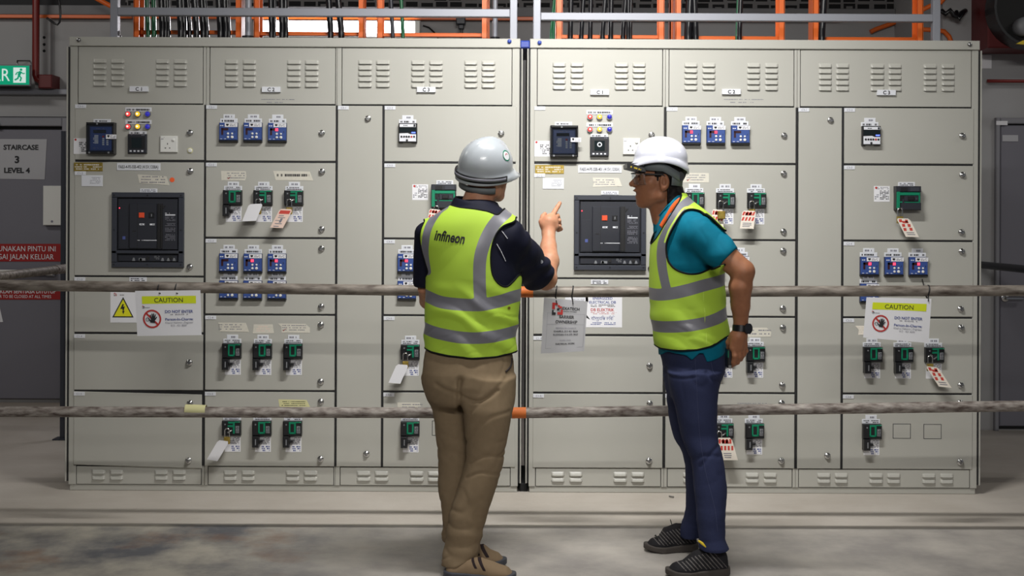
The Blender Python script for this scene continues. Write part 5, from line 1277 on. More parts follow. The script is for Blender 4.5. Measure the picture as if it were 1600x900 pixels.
# ---- shared builders
def frame(fwd, pitch=0.0, roll=0.0):
    """columns: forward, right side, up"""
    f = Vector(fwd).normalized(); s = f.cross(Vector((0, 0, 1))).normalized(); u = s.cross(f)
    R = Matrix.Rotation(pitch, 3, s); f = R @ f; u = R @ u; R = Matrix.Rotation(roll, 3, f); s = R @ s; u = R @ u
    return np.array([list(f), list(s), list(u)]).T
def head_sdf(P, o, R, ears=True):
    q = (P - A(o)) @ R; f, s, u = q[:, 0], q[:, 1], q[:, 2]; qs = np.stack([f, np.abs(s), u], 1)
    d = ell(q, (-.010, 0, .055), (.096, .076, .084))
    d = smin(d, ell(q, (.040, 0, -.012), (.058, .066, .088)), .03)
    d = smin(d, cap(qs, (.005, .052, -.055), (.072, .014, -.084), .018, .017), .028)
    d = smin(d, cap(qs, (.0, .050, -.01), (.005, .050, -.06), .022, .018), .02)
    d = smin(d, ell(q, (.066, 0, -.042), (.034, .034, .045)), .02)
    d = smin(d, ell(q, (.076, 0, -.080), (.020, .024, .018)), .016)
    d = smin(d, cap(qs, (.083, .012, .036), (.076, .046, .034), .010, .009), .014)       # brow
    d = smin(d, cap(qs, (.062, .040, -.004), (.045, .054, .0), .018, .014), .02)         # cheekbone
    d = smax(d, -ell(qs, (.094, .031, .017), (.016, .016, .011)), .008)                  # eye socket
    d = smin(d, ell(qs, (.0745, .031, .017), (.0125, .0135, .0125)), .003)               # eyeball with lids
    d = smin(d, chain(q, [(.090, 0, .030), (.106, 0, .008), (.116, 0, -.004)], [.0075, .0095, .0115], .004), .008)
    d = smin(d, ell(qs, (.104, .0125, -.009), (.011, .008, .0085)), .005)
    d = smax(d, -ell(qs, (.108, .007, -.0165), (.006, .0035, .005)), .003)
    d = smin(d, ell(q, (.097, 0, -.031), (.014, .024, .0065)), .006)                     # lips
    d = smin(d, ell(q, (.089, 0, -.056), (.013, .021, .0075)), .006)
    d = smax(d, -ell(q, (.102, 0, -.0430), (.024, .020, .0098)), .003)                   # open mouth
    if ears:
        e = ell(qs, (-.008, .079, .0), (.020, .010, .033)); e = smin(e, ell(qs, (-.003, .076, -.026), (.011, .008, .013)), .006)
        e = smax(e, -ell(qs, (-.005, .090, .003), (.011, .009, .021)), .005); d = smin(d, e, .006)
    return d
def helmet(parent, o, R, shell, hw, hl, hh, brim, style):
    """hard hat in its own frame: forward, right, up, standing on the rim plane"""
    R_ = np.array(R); n, m_ = 72, 22; vs = []; fs = []
    def pt(th, t):
        c, s = math.cos(th), math.sin(th); e = .88
        ang = t * math.pi / 2
        rf = math.sin(ang) ** .92; z = hh * math.cos(ang) ** .95
        x, y = hl * c * rf, hw * s * rf
        # ridges along the crown
        lat = abs(y) / hw
        if style == 'A': z += .007 * max(0, 1 - (lat / .22) ** 4) * min(1, max(0, (z / hh - .15) / .3)) if lat < .22 else 0
        else: z += .004 * max(0, 1 - (lat / .50) ** 6) * min(1, max(0, (z / hh - .3) / .3)) if lat < .5 else 0
        return x, y, z
    def rimz(th):
        c = math.cos(th)
        if style == 'B': return -.001 - .015 * math.cos(2 * th) + .003 * c
        return -.012 * (1 - c) * .5 - .004
    rows = []
    for i in range(1, m_ + 1):
        rows.append([pt(2 * math.pi * k / n, i / m_) for k in range(n)])
    # skirt: step out, drop, lip and brim
    last = rows[-1]
    def skirt(out, dz, br):
        r = []
        for k in range(n):
            th = 2 * math.pi * k / n; c, s = math.cos(th), math.sin(th); b_ = brim * br * max(0, c) ** 3
            nx, ny = c / hl, s / hw; l_ = math.hypot(nx, ny); nx, ny = nx / l_, ny / l_
            r.append((hl * c + nx * out + b_, hw * s + ny * out, dz + (rimz(th) if dz < -.001 else 0) - b_ * .28))
        return r
    rows += [skirt(.003, -.006, .0), skirt(.0075, -.010, .1), skirt(.0085, -.022, .55), skirt(.010, -.030, 1.0), skirt(.0085, -.033, .98), skirt(.003, -.029, .6), skirt(-.003, -.022, 0)]
    vs = [(0, 0, pt(0, 0)[2])] + [p for r in rows for p in r]
    fs = [(0, 1 + k, 1 + (k + 1) % n) for k in range(n)]
    for i in range(len(rows) - 1):
        for k in range(n): fs.append((1 + i * n + k, 1 + (i + 1) * n + k, 1 + (i + 1) * n + (k + 1) % n, 1 + i * n + (k + 1) % n))
    inner = [[(x * .955, y * .955, z * .955 - .001) for x, y, z in r] for r in rows[:m_][::-1]]
    b0 = len(vs); vs += [p for r in inner for p in r]
    for k in range(n): fs.append((b0 - n + k, b0 + k, b0 + (k + 1) % n, b0 - n + (k + 1) % n))
    for i in range(len(inner) - 1):
        for k in range(n): fs.append((b0 + i * n + k, b0 + (i + 1) * n + k, b0 + (i + 1) * n + (k + 1) % n, b0 + i * n + (k + 1) % n))
    vs.append((0, 0, inner[-1][0][2])); e = b0 + (len(inner) - 1) * n
    fs += [(e + k, len(vs) - 1, e + (k + 1) % n) for k in range(n)]
    # frame columns are forward, right, up: left-handed, so flip faces
    wv = np.array(vs) @ R_.T + A(o)
    me = np_mesh('hard_hat', wv, [f[::-1] for f in fs], [shell]); ob = link('hard_hat', me, parent)
    loc = lambda p: Vector(np.array(p) @ R_.T + A(o))
    bvh = BVHTree.FromPolygons([tuple(v) for v in wv], [tuple(f) for f in fs])
    return ob, loc, bvh, skirt
def band(name, parent, loc, mat_, hw, hl, z0, z1, th0, th1, th=.003, n=30, zf=None, mi=None):
    """strip round the helmet between two angles (0 = front, growing to the right)"""
    vs = []; fs = []
    for i in range(n + 1):
        t = th0 + (th1 - th0) * i / n; c, s = math.cos(t), math.sin(t); dz = zf(t) if zf else 0
        for g, z in ((0, z0), (th, z0), (th, z1), (0, z1)): vs.append(loc(((hl + g) * c, (hw + g) * s, z + dz)))
    for i in range(n):
        for q in range(4): fs.append((i * 4 + q, i * 4 + (q + 1) % 4, (i + 1) * 4 + (q + 1) % 4, (i + 1) * 4 + q))
    fs += [(0, 3, 2, 1), (n * 4, n * 4 + 1, n * 4 + 2, n * 4 + 3)]
    b = MB(); b.add(vs, fs, 0, True); me = b.mesh(name, [mat_]); bm_fix(me); return link(name, me, parent)
def bm_fix(me):
    import bmesh
    bm = bmesh.new(); bm.from_mesh(me); bmesh.ops.recalc_face_normals(bm, faces=bm.faces); bm.to_mesh(me); bm.free()
def shoe(parent, heel, toe, width, style):
    """shoe whose sole runs from heel to toe (floor points)"""
    h_, t_ = A(heel), A(toe); f = (t_ - h_); Ln = np.linalg.norm(f); f /= Ln; s = np.array([-f[1], f[0], 0.0]); u = V3(0, 0, 1); R = np.stack([f, s, u], 1)
    foot = lambda q: smin(np.minimum(9, chain(q, [(.045, 0, 0), (Ln * .45, .002, 0), (Ln * .68, .003, 0), (Ln - width * .46, 0, 0)], [width * .40, width * .38, width * .5, width * .46], .02)), np.full(len(q), 9.), .01)
    def up(P):
        q = (P - h_) @ R; q2 = q.copy(); q2[:, 2] = 0; d2 = foot(q2)
        x = q[:, 0]; top = np.interp(x, [0, .06, .10, .15, Ln * .72, Ln - .03, Ln], [.050, .062, .082, .088, .068, .058, .030]) if style == 'boot' else np.interp(x, [0, .06, .10, .15, Ln * .72, Ln - .03, Ln], [.100, .115, .118, .100, .064, .056, .030])
        z = q[:, 2]; taper = np.clip((z - .03) / np.maximum(top - .03, .01), 0, 1.2)
        d = d2 + .004 + taper ** 2 * .022 * np.interp(x, [0, .1, Ln], [.4, .7, 1.0]); d = smax(d, z - top, .030); d = smax(d, .018 - z, .004)
        return d + .0012 * noise3(P, 90, 3)
    def so(P):
        q = (P - h_) @ R; q2 = q.copy(); q2[:, 2] = 0; z = q[:, 2]; hi_ = np.interp(q[:, 0], [0, .06, Ln * .6, Ln - .04, Ln], [.034, .032, .026, .027, .036]) if style != 'boot' else np.interp(q[:, 0], [0, .08, Ln - .05, Ln], [.032, .03, .028, .036])
        lo_ = np.interp(q[:, 0], [0, .02, Ln - .06, Ln], [.004, 0.0005, .0005, .012])
        return smax(smax(foot(q2) - .004, z - hi_, .005), lo_ - z, .004)
    lo = np.minimum(h_, t_) - .09; hi = np.maximum(h_, t_) + .09; lo[2] = -.012; hi[2] = .17
    at = {}
    if style == 'sneaker':
        def stripes(P):
            q = (P - h_) @ R; x, z = q[:, 0], q[:, 2]; ph = (x - (z - .02) * .9) / Ln
            inz = np.minimum.reduce([ph - .02, .74 - ph, z - .034, np.interp(x, [0, .1, .16, Ln * .75], [.10, .10, .085, .06]) - z]); k = np.abs((ph * 15) % 1 - .5)
            return np.where(inz > 0, .16 - k, -1)
        at = {'band': stripes}
    else:
        def el_(P):
            q = (P - h_) @ R; x, z = q[:, 0], q[:, 2]; e = np.minimum(.007 - np.abs(x - .135 + (z - .10) * .75), z - .045); e2 = np.minimum(.006 - np.abs(x - .108 + (z - .10) * .65), z - .05)
            return np.maximum(np.maximum(e, e2), np.minimum(.09 - z, np.minimum(.062 - x, z - .028)) if False else -1)
        at = {'band': el_}
    up_o, _, _ = organic('shoe', up, lo, hi, .004, ['shoe_' + style], parent, at)
    organic('sole', so, lo, hi, .004, ['sole' if style == 'boot' else 'solegrey'], up_o)
    return up_o, R, h_
def shoemat(name, c, c2, sc):
    m_ = fabric(name, c, c, .8, sc=sc, bs=.5); nt = m_.node_tree; p = nt.nodes['Principled BSDF']; old = p.inputs['Base Color'].links[0].from_socket
    a = nt.nodes.new('ShaderNodeAttribute'); a.attribute_name = 'band'; g = nt.nodes.new('ShaderNodeMath'); g.operation = 'GREATER_THAN'; g.inputs[1].default_value = 0; nt.links.new(a.outputs['Fac'], g.inputs[0])
    x = nt.nodes.new('ShaderNodeMix'); x.data_type = 'RGBA'; nt.links.new(g.outputs[0], x.inputs['Factor']); nt.links.new(old, x.inputs['A']); x.inputs['B'].default_value = c2; nt.links.new(x.outputs['Result'], p.inputs['Base Color']); return m_
M['shoe_boot'] = shoemat('tan_suede_boot', srgb(134, 114, 90), srgb(44, 34, 36), 180); M['shoe_sneaker'] = shoemat('black_knit_shoe', srgb(34, 33, 36), srgb(110, 106, 104), 260)
def vest_build(parent, f, lo, hi, clips, ysurf, bands, trims, seams, h=.006, keep=None):
    """vest shell from the shirt field; bands etc. are (polyline in pixels, width in pixels)"""
    k = (CD + ysurf) / FPX
    def field(lst):
        L_ = [(xz(spl(p), ysurf), w_ * k / 2) for p, w_ in lst]
        def fn(P):
            P2 = P[:, [0, 2]]; d = np.full(len(P), -1.0)
            for p, w_ in L_: d = np.maximum(d, w_ - sdline(P2, p))
            return d
        return fn
    polys = [xz(p, ysurf) for p in clips]
    cl = [(lambda P, q=q, i=i: np.maximum(sdpoly(P[:, [0, 2]], q), keep(P) if keep and i == 1 else -9)) for i, q in enumerate(polys)]
    o, v, F = organic('vest', f, lo, hi, h, ['hivis'], parent, {'band': field(bands), 'trim': field(trims), 'seam': field(seams)}, cl)
    sol = o.modifiers.new('thickness', 'SOLIDIFY'); sol.thickness = .004; sol.offset = 0
    for lp in boundary_loops(F):
        if len(lp) < 30: continue
        p = smooth_loop(v[lp]); b = MB(); p = [Vector(q) for q in p]; b.tube(p + [p[0], p[1]], .0042, 0, 6, False); b.build('binding', ['hivis_trim'], o)
    return o, BVHTree.FromPolygons([tuple(q) for q in v], [tuple(int(i) for i in t) for t in F])
def decal(name, parent, bvh, mb, mats, lift=.003):
    """lay a flat print (x, z in world) on a surface, from the camera side (+y direction)"""
    out = []; last = bvh.find_nearest(Vector((mb.v[0][0], -2, mb.v[0][2])))[0].y
    for x, y, z in mb.v:
        hit = bvh.ray_cast(Vector((x, -3, z)), Vector((0, 1, 0)))
        last = hit[0].y if hit[0] else last; out.append((x, last - lift, z))
    mb.v = out; return mb.build(name, mats, parent)

# ================================================================== man in the navy shirt (back view, pointing)
YA = -1.44
man = thing('person', 'man in navy polo and hi-vis vest seen from behind, right hand pointing at the board', 'person', (W(735, 890, YA).x, YA, 0))
torsoA = Loft([(312, 722, 772, YA, .062), (320, 712, 777, YA, .075), (328, 696, 788, YA, .09), (338, 680, 799, YA, .105), (350, 668, 806, YA, .118), (364, 663, 809, YA, .126), (382, 662, 810, YA, .132), (402, 664, 811, YA, .134), (430, 669, 812, YA, .134), (460, 669, 810, YA, .132),
                 (490, 668, 807, YA, .130), (520, 667, 803, YA, .128), (550, 667, 800, YA, .122), (562, 668, 798, YA, .118)])
shR, elR, wrR = W(793, 372, YA - .03), W(853, 436, -1.20), W(857.5, 364, -1.04)
shL, elL, wrL = W(670, 366, YA), W(661.5, 452, YA + .06), W(702, 505, -1.16)
def shirtA(P):
    d = torsoA(P)
    d = smin(d, cap(P, shR, W(839.5, 428, -1.26), .078, .074), .03); d = smin(d, cap(P, shL, W(660.5, 440, YA + .05), .055, .040), .02)
    c = W(839.5, 428, -1.26); ax = A(elR - shR); ax /= np.linalg.norm(ax); d = smax(d, np.where((P[:, 0] > c.x - .12), (P - A(c)) @ ax - .012, -1), .008)
    z1 = W(660, 450, YA).z; d = smax(d, np.where(P[:, 0] < W(667, 440, YA).x, z1 - P[:, 2], -1), .006)
    return d
def shirtA_f(P):
    d = shirtA(P); arm = np.clip((P[:, 0] - W(800, 400, YA).x) / .06, 0, 1)
    return d + arm * (.006 * folds(P, (.6, .3, -.9), 85, 4, 1.2, 1.0) + .004 * crease(P, (1, 1, .6), 14, 6)) + .003 * (1 - arm) * folds(P, (1, .3, .6), 45, 6)
organic('polo_shirt', shirtA_f, (-.55, -1.75, .80), (.20, -1.05, 1.52), .006, ['navyshirt'], man)
# collar
def collar(parent, rows, mat_, th=.006, r0=.0):
    vs = []; fs = []; n = len(rows[0])
    for r in rows: vs += [tuple(p) for p in r]
    for i in range(len(rows) - 1):
        for k in range(n - 1): fs.append((i * n + k, i * n + k + 1, (i + 1) * n + k + 1, (i + 1) * n + k))
    b = MB(); b.add(vs, fs, 0, True); me = b.mesh('collar', [mat_]); bm_fix(me); o = link('collar', me, parent); m_ = o.modifiers.new('thickness', 'SOLIDIFY'); m_.thickness = th; m_.offset = 0
    s_ = o.modifiers.new('smooth', 'SUBSURF'); s_.levels = 1; s_.render_levels = 1
    return o
def ringrow(c, rx, ry, tx, ty, a0, a1, n=28):
    """arc round centre c in the xy plane, tilted by z slopes tx (per x) and ty (per y); angles from camera side (-y), anticlockwise"""
    out = []
    for i in range(n + 1):
        a = math.radians(a0 + (a1 - a0) * i / n); x, y = rx * math.sin(a), -ry * math.cos(a); out.append(Vector((c.x + x, c.y + y, c.z + x * tx + y * ty)))
    return out
cA = W(744, 317, YA + .01); 
collar(man, [ringrow(cA + Vector((0, 0, .006)), .083, .076, -.14, .12, -165, 165), ringrow(cA + Vector((0, 0, .016)), .086, .079, -.14, .12, -165, 165), ringrow(cA + Vector((0, 0, -.012)), .096, .088, -.16, .16, -165, 165), ringrow(cA + Vector((.002, 0, -.040)), .108, .103, -.22, .2, -165, 165)], 'navyshirt')

psi = math.radians(47); fA = (math.sin(psi), math.cos(psi), 0); RA = frame(fA, .06, .12); hoA = W(757, 276, YA + .03)
def handA(P, d):
    y = -1.02; w0 = wrR
    d = smin(d, cap(P, W(856.5, 363, -1.035), W(858, 347, -1.025), .027, .033), .016)
    d = smin(d, cap(P, W(851, 351, -1.03), W(861, 340, -1.015), .022, .019), .012)
    d = smin(d, cap(P, W(866, 354, -1.02), W(866, 344, -1.01), .019, .018), .012)
    d = smin(d, chain(P, [W(861.5, 339.5, -1.015), W(868, 328.5, -.985), W(871.5, 323, -.972), W(874.8, 317.5, -.962)], [.0125, .0105, .0096, .0082], .004), .006)      # index
    d = smin(d, chain(P, [W(850.5, 355, -1.03), W(846.3, 346.5, -1.02), W(848.3, 338.5, -1.0), W(851.5, 334.5, -.985)], [.0145, .0130, .0112, .0095], .004), .007)   # thumb
    d = smin(d, chain(P, [W(866, 341, -1.01), W(871, 337.5, -.975), W(872.5, 344, -.955), W(868, 348, -.97)], [.0115, .0108, .0098, .009], .004), .004)
    d = smin(d, chain(P, [W(868, 347, -1.012), W(873, 345, -.978), W(874, 351, -.958), W(869, 354, -.972)], [.0115, .0105, .0096, .0088], .004), .004)
    d = smin(d, chain(P, [W(868.5, 353.5, -1.015), W(873.5, 354, -.985), W(876.2, 357.8, -.968), W(872, 360, -.975)], [.0105, .0098, .0088, .008], .004), .004)
    return d
def bodyA(P):
    d = torsoA(P) + .030
    d = smin(d, cap(P, hoA + Vector((-.014, -.004, -.045)), W(743, 332, YA + .012), .055, .068), .02)
    d = smin(d, head_sdf(P, hoA, RA), .015)
    d = smin(d, cap(P, shR, elR, .056, .048), .03); d = smin(d, chain(P, [elR, W(857.5, 408, -1.14), W(857, 385, -1.08), wrR], [.040, .0435, .034, .0265], .01), .012)
    d = handA(P, d)
    d = smin(d, cap(P, shL, elL, .045, .0165), .02); d = smin(d, chain(P, [elL, W(668, 470, YA + .14), wrL], [.0225, .032, .025], .01), .012)
    y = -1.12
    d = smin(d, cap(P, wrL, W(716, 512, -1.12), .026, .030), .01)
    for i in range(4): d = smin(d, chain(P, [W(718 + i * 1.5, 506 + i * 5, -1.11 + .0), W(732, 507 + i * 5, -1.12 - .0), W(738, 510 + i * 5, -1.15)], [.011, .010, .0085], .004), .004)
    d = smin(d, chain(P, [W(712, 505, -1.13), W(724, 500, -1.14), W(733, 500, -1.15)], [.012, .011, .009], .004), .006)
    for hip, knee, ank in ((W(702, 590, -1.38), W(709, 725, -1.37), W(710, 850, -1.38)), (W(764, 590, -1.47), W(757, 725, -1.5), W(716, 868, -1.53))): d = smin(d, chain(P, [hip, knee, ank], [.052, .036, .030], .02), .03)
    return d
organic('body', bodyA, (-.60, -1.75, .02), (.34, -.90, 1.90), .0042, ['skinA'], man)
def hairA(P):
    d = head_sdf(P, hoA, RA, False) - .004 + .001 * noise3(P, 400, 2); q = (P - A(hoA)) @ RA
    reg = np.maximum.reduce([q[:, 2] - .028, -.012 - q[:, 2] + q[:, 0] * .2, q[:, 0] - .006 + .3 * q[:, 2]]); return smax(d, reg, .006)
lo = A(hoA) - .16; hi = A(hoA) + .16
organic('hair', hairA, lo, hi, .0045, ['hairA'], man)

# vest
def vestA(P):
    d = torsoA(P); d = smin(d, cap(P, shR, W(839.5, 428, -1.26), .078, .074), .03); d = smin(d, cap(P, shL, W(668, 400, YA + .02), .055, .045), .02)
    low = np.clip((W(0, 430, YA).z - P[:, 2]) / .15, 0, 1)
    return d - .0095 + np.minimum(.0025, low * (.0085 * folds(P, (.45, .1, 1), 62, 11, 1.2, 1.1) + .005 * crease(P, (.7, .5, 1.6), 11, 23)) + .003 * folds(P, (.8, .1, -.5), 34, 3, 1.2, 1.0) + .0022 * crease(P, (1, .6, .7), 9, 41))
ysA = YA - .11
vA, bvA = vest_build(man, vestA, (-.50, -1.75, .78), (.26, -1.10, 1.54), [
    [(690, 290), (702, 300), (703.5, 321), (718, 324.5), (742, 327), (762, 330.5), (777, 337), (792, 322), (800, 290)],
    [(600, 320), (656, 338), (662, 346), (656.5, 358), (654.5, 375), (658, 394), (664, 413), (668.3, 426), (660, 440), (600, 440)],
    spl([(806, 340), (803, 347), (785, 354), (773, 370), (767.5, 390), (767, 412), (770, 430), (779, 443.5), (791, 448.5), (801, 441), (811, 430)]) + [(815, 432), (816.5, 480), (900, 480), (900, 320)],
    [(600, 546.5), (662, 547.5), (672, 551), (700, 555.5), (740, 559), (775, 558), (803, 553), (830, 552), (900, 552), (900, 700), (600, 700)]], ysA,
    [([(694, 322), (684, 330), (674, 345), (667.5, 360), (664, 380), (663.5, 400), (667, 425)], 12.5), ([(790, 333), (777, 345), (765, 362), (755, 385), (750, 408), (749.5, 440), (751, 470)], 19.5),
     ([(655, 461), (668, 465), (690, 472), (720, 475), (750, 475.5), (780, 470.5), (800, 465), (822, 461)], 19.5), ([(655, 513), (668, 517), (690, 522), (730, 527), (770, 525.5), (808, 519), (822, 517)], 18.5)], [], [])
b = MB(); k = (CD + ysA) / FPX; q = W(703.5, 369.5, ysA)
b.text('infineon', 0, 0, 16.5 * k, 0, 0, .030, w=47.5 * k); ca, sa = math.cos(-.125), math.sin(-.125)
nv = []
for x, y, z in b.v:
    z += .0 ; xs = x + z * .12; nv.append((q.x + xs * ca - z * sa, 0, q.z + xs * sa + z * ca))
b.v = nv; decal('lettering', vA, bvA, b, ['ink'], .0035)
b = MB(); q = W(795.5, 482, ysA); b.disc(q.x, q.z, .006, 0, .001, 0, 10); decal('snap_button', vA, bvA, b, ['brass'], .004)
# polo piping and emblem
bvs = BVHTree.FromPolygons([tuple(v) for v in surface(shirtA_f, A(shR) - .25, A(shR) + .25, .008)[0]], [tuple(int(i) for i in t) for t in surface(shirtA_f, A(shR) - .25, A(shR) + .25, .008)[1]])
for pts in ([(784, 361), (788, 366), (793, 373)], [(776, 381), (783, 393), (790, 408)]):
    out = []
    for x, y_ in spl(pts, 6):
        p = W(x, y_, YA); o_ = Vector((0, -CD, CH)); hit = bvs.ray_cast(o_, (p - o_).normalized()); out.append((hit[0] if hit[0] else p) + Vector((0, -.002, 0)))
    b = MB(); b.tube(out, .0016, 0, 6); b.build('piping', ['plate'], man)
p = W(846, 409, YA); o_ = Vector((0, -CD, CH)); hit = bvs.ray_cast(o_, (p - o_).normalized()); c = hit[0] if hit[0] else p
b = MB(); b.ring(c.x, c.z, .005, .0062, c.y - .003, c.y - .001, 0, 14); b.box(c.x - .002, c.x + .006, c.y - .003, c.y - .001, c.z - .0008, c.z + .0008); b.build('emblem', ['plate'], man)

# trousers
hipA = Loft([(536, 668, 797, YA, .112), (552, 664, 801, YA, .124), (566, 661.5, 802.5, YA, .132), (582, 660, 803, YA, .140), (600, 660.5, 803, YA, .142), (616, 665, 803, YA, .136), (634, 672, 802, YA, .12)], cap0=.03)
yl, yr_ = -1.37, -1.49
legL = Loft([(590, 661, 733, yl - .02, .118), (610, 667, 735, yl - .02, .112), (630, 673, 736, yl, .105), (660, 678.5, 737, yl, .098), (700, 683, 738, yl, .09), (730, 684, 738, yl, .086), (760, 683.5, 734, yl, .086), (785, 688, 733, yl, .084), (805, 691, 731, yl, .08), (825, 691, 728, yl, .078), (846, 691, 727, yl, .08)], cap0=.006)
legR = Loft([(590, 716, 803.5, yr_ + .03, .120), (615, 719, 803, yr_ + .02, .115), (640, 721, 801, yr_, .108), (660, 724, 798, yr_, .102), (680, 726.5, 794.5, yr_, .097), (700, 728.5, 790, yr_, .093), (720, 728, 786.5, yr_, .09), (740, 722.5, 783, yr_, .088), (760, 715, 777, yr_, .088), (780, 708, 769.5, yr_, .086), (800, 702.5, 762.5, yr_, .083), (820, 699, 757, yr_, .08), (840, 696.5, 753, yr_, .078), (858, 692, 749.5, yr_, .08), (874, 689.5, 747, yr_, .086), (892, 689, 748, yr_, .088)], cap0=.006)
def hemA(P):
    a, e = W(689, 886, yr_), W(748, 869, yr_); n_ = V3(-(e.z - a.z), 0, e.x - a.x); n_ /= np.linalg.norm(n_); return -((P - A(a)) @ n_)
zA = lambda v: W(0, v, YA).z
def trousersA(P, full=True):
    lg = smin(legL(P), smax(legR(P), hemA(P), .008), .012); d = smin(hipA(P), lg, .035)
    # seat crease
    cr = xz([(721, 588), (719.5, 600), (719, 612), (721, 640)], YA); ds = sdline(P[:, [0, 2]], cr); d = d + .014 * np.exp(-(ds / .011) ** 2) * (P[:, 1] < YA)
    for line, dep, wd in (([(722, 614), (745, 622), (765, 616), (778, 606)], .007, .007), ([(719, 612), (700, 606), (684, 598)], .006, .008), ([(735, 640), (755, 622), (790, 590)], .003, .008), ([(728, 690), (760, 650), (795, 640)], .003, .008), ([(735, 720), (760, 705), (788, 712)], .0035, .006), ([(730, 742), (752, 732), (782, 738)], .003, .006)):
        ds = sdline(P[:, [0, 2]], xz(spl(line), yr_)); d = d + dep * np.exp(-(ds / wd) ** 2) * (P[:, 1] < YA + .03)
    low = np.clip((zA(790) - P[:, 2]) / .12, 0, 1); mid = np.clip((zA(660) - P[:, 2]) / .1, 0, 1)
    return d + low * (.0035 * folds(P, (.25, 0, 1), 92, 31, .9, 1.1) + .008 * crease(P, (.5, .5, 1.7), 17, 31)) + (.25 + .75 * mid) * .0055 * crease(P, (.6, .6, 1), 12, 9) + .004 * crease(P, (1, 1, .45), 14, 2) + .002 * folds(P, (1, .3, .5), 40, 2)
organic('trousers', trousersA, (-.48, -1.72, .01), (.12, -1.18, .98), .0055, ['khaki'], man)
b = MB(); pts = [(801, 566), (800, 572), (797, 577), (793, 581)]
tv, tF = surface(trousersA, (-.2, -1.72, .6), (.12, -1.18, .98), .008); bvt = BVHTree.FromPolygons([tuple(v) for v in tv], [tuple(int(i) for i in t) for t in tF])
out = []
for x, y_ in spl([(799.5, 560), (799, 568), (796, 575), (790, 581)], 5):
    p = W(x, y_, YA); hit = bvt.ray_cast(o_, (p - o_).normalized()); out.append((hit[0] if hit[0] else p) + Vector((0, -.001, 0)))
b.tube(out, .004, 0, 6); b.build('pocket_edge', ['elastic'], man)
# boots
fl = lambda px, py: (lambda k: Vector(((deroll(px, py)[0] - 800) * k / FPX, k - CD, 0)))(CH * FPX / (deroll(px, py)[1] - 340))
shoe(man, (W(692, 900, -1.55).x, -1.53, 0), (W(805, 900, -1.60).x, -1.585, 0), .098, 'boot')
shoe(man, (W(690, 870, -1.36).x + .02, -1.345, 0), (W(790.5, 870, -1.36).x, -1.375, 0), .098, 'boot')
# hard hat
hA = hoA + Vector((.004, .0, .040)); fH = (math.sin(math.radians(54)), math.cos(math.radians(54)), 0); RhA = frame(fH, .15, .32)
ob, loc, bvh, sk = helmet(man, hA, RhA, 'shellA', .102, .116, .118, .040, 'A')
band('rear_trim', ob, loc, M['black'], .1095, .1235, -.034, -.010, math.radians(76), math.radians(236), .004)
band('reflective_strip', ob, loc, M['greyink'], .1115, .1255, -.028, -.016, math.radians(80), math.radians(232), .0035)
band('headband', ob, loc, M['harness'], .094, .100, -.084, -.060, math.radians(98), math.radians(262), .006, 40)
band('harness_ring', ob, loc, M['black'], .094, .112, -.046, -.030, math.radians(98), math.radians(262), .006, 40)
b = MB(); q = W(791, 243, YA); k = .0
vsd = []
c0 = bvh.ray_cast(o_, (W(791.2, 243, YA) - o_).normalized())
if c0[0] is not None:
    n_ = c0[1].normalized(); n_ = n_ if n_.dot(o_ - c0[0]) > 0 else -n_
    e1 = n_.cross(Vector((0, 0, 1))).normalized(); e2 = e1.cross(n_)
    def onshell(a, bb, lift):
        p = c0[0] + e1 * a + e2 * bb + n_ * .03; h2 = bvh.ray_cast(p, -n_); return (h2[0] if h2[0] else p - n_ * .03) + n_ * lift
    def sdisc(r0, r1, lift, m_, nm, par):
        vs = []; n = 28
        for i in range(n):
            a = 2 * math.pi * i / n; vs.append(onshell(r0 * math.cos(a), r0 * math.sin(a), lift)); vs.append(onshell(r1 * math.cos(a), r1 * math.sin(a), lift))
        fs = [(i * 2, i * 2 + 1, (i * 2 + 3) % (2 * n), (i * 2 + 2) % (2 * n)) for i in range(n)]
        b = MB(); b.add(vs, fs); return b
    st = sdisc(.0005, .021, .0010, 'paper', 'sticker', ob); r2 = sdisc(.0185, .0225, .0016, 'green', 'sticker_ring', ob)
    rr = sdisc(.006, .0085, .0018, 'redink', 'x', ob)
    n0 = len(st.v); st.add(r2.v, r2.f, 1); st.add(rr.v[:26], [f for f in rr.f if max(f) < 26], 2); me = st.mesh('sticker', ['paper', 'green', 'redink']); bm_fix(me); link('sticker', me, ob)
q = loc((.118, -.0, -.02))
# glasses glimpsed under the brim
b = MB(); g = lambda f, s, u: Vector(np.array((f, s, u)) @ RA.T + A(hoA))
lens = [g(.108 - .04 * (abs(t) ** 2), .068 * t, uu) for uu in (.036, .0, -.008) for t in [i / 6 - 1 for i in range(13)]]
b.add(lens, [(r * 13 + i, r * 13 + i + 1, (r + 1) * 13 + i + 1, (r + 1) * 13 + i) for r in range(2) for i in range(12)], 0, True); me = b.mesh('safety_glasses', ['lens']); go = link('safety_glasses', me, man); go.modifiers.new('thickness', 'SOLIDIFY').thickness = .002
b = MB()
for s_ in (1, -1): b.tube([g(.066, .070 * s_, .028), g(.03, .079 * s_, .026), g(-.005, .082 * s_, .022)], .0028, 0, 6)
b.tube([g(.110 - .04 * (abs(t) ** 2), .068 * t, .037) for t in [i / 6 - 1 for i in range(13)]], .003, 0, 6)
b.build('glasses_frame', ['black'], man)

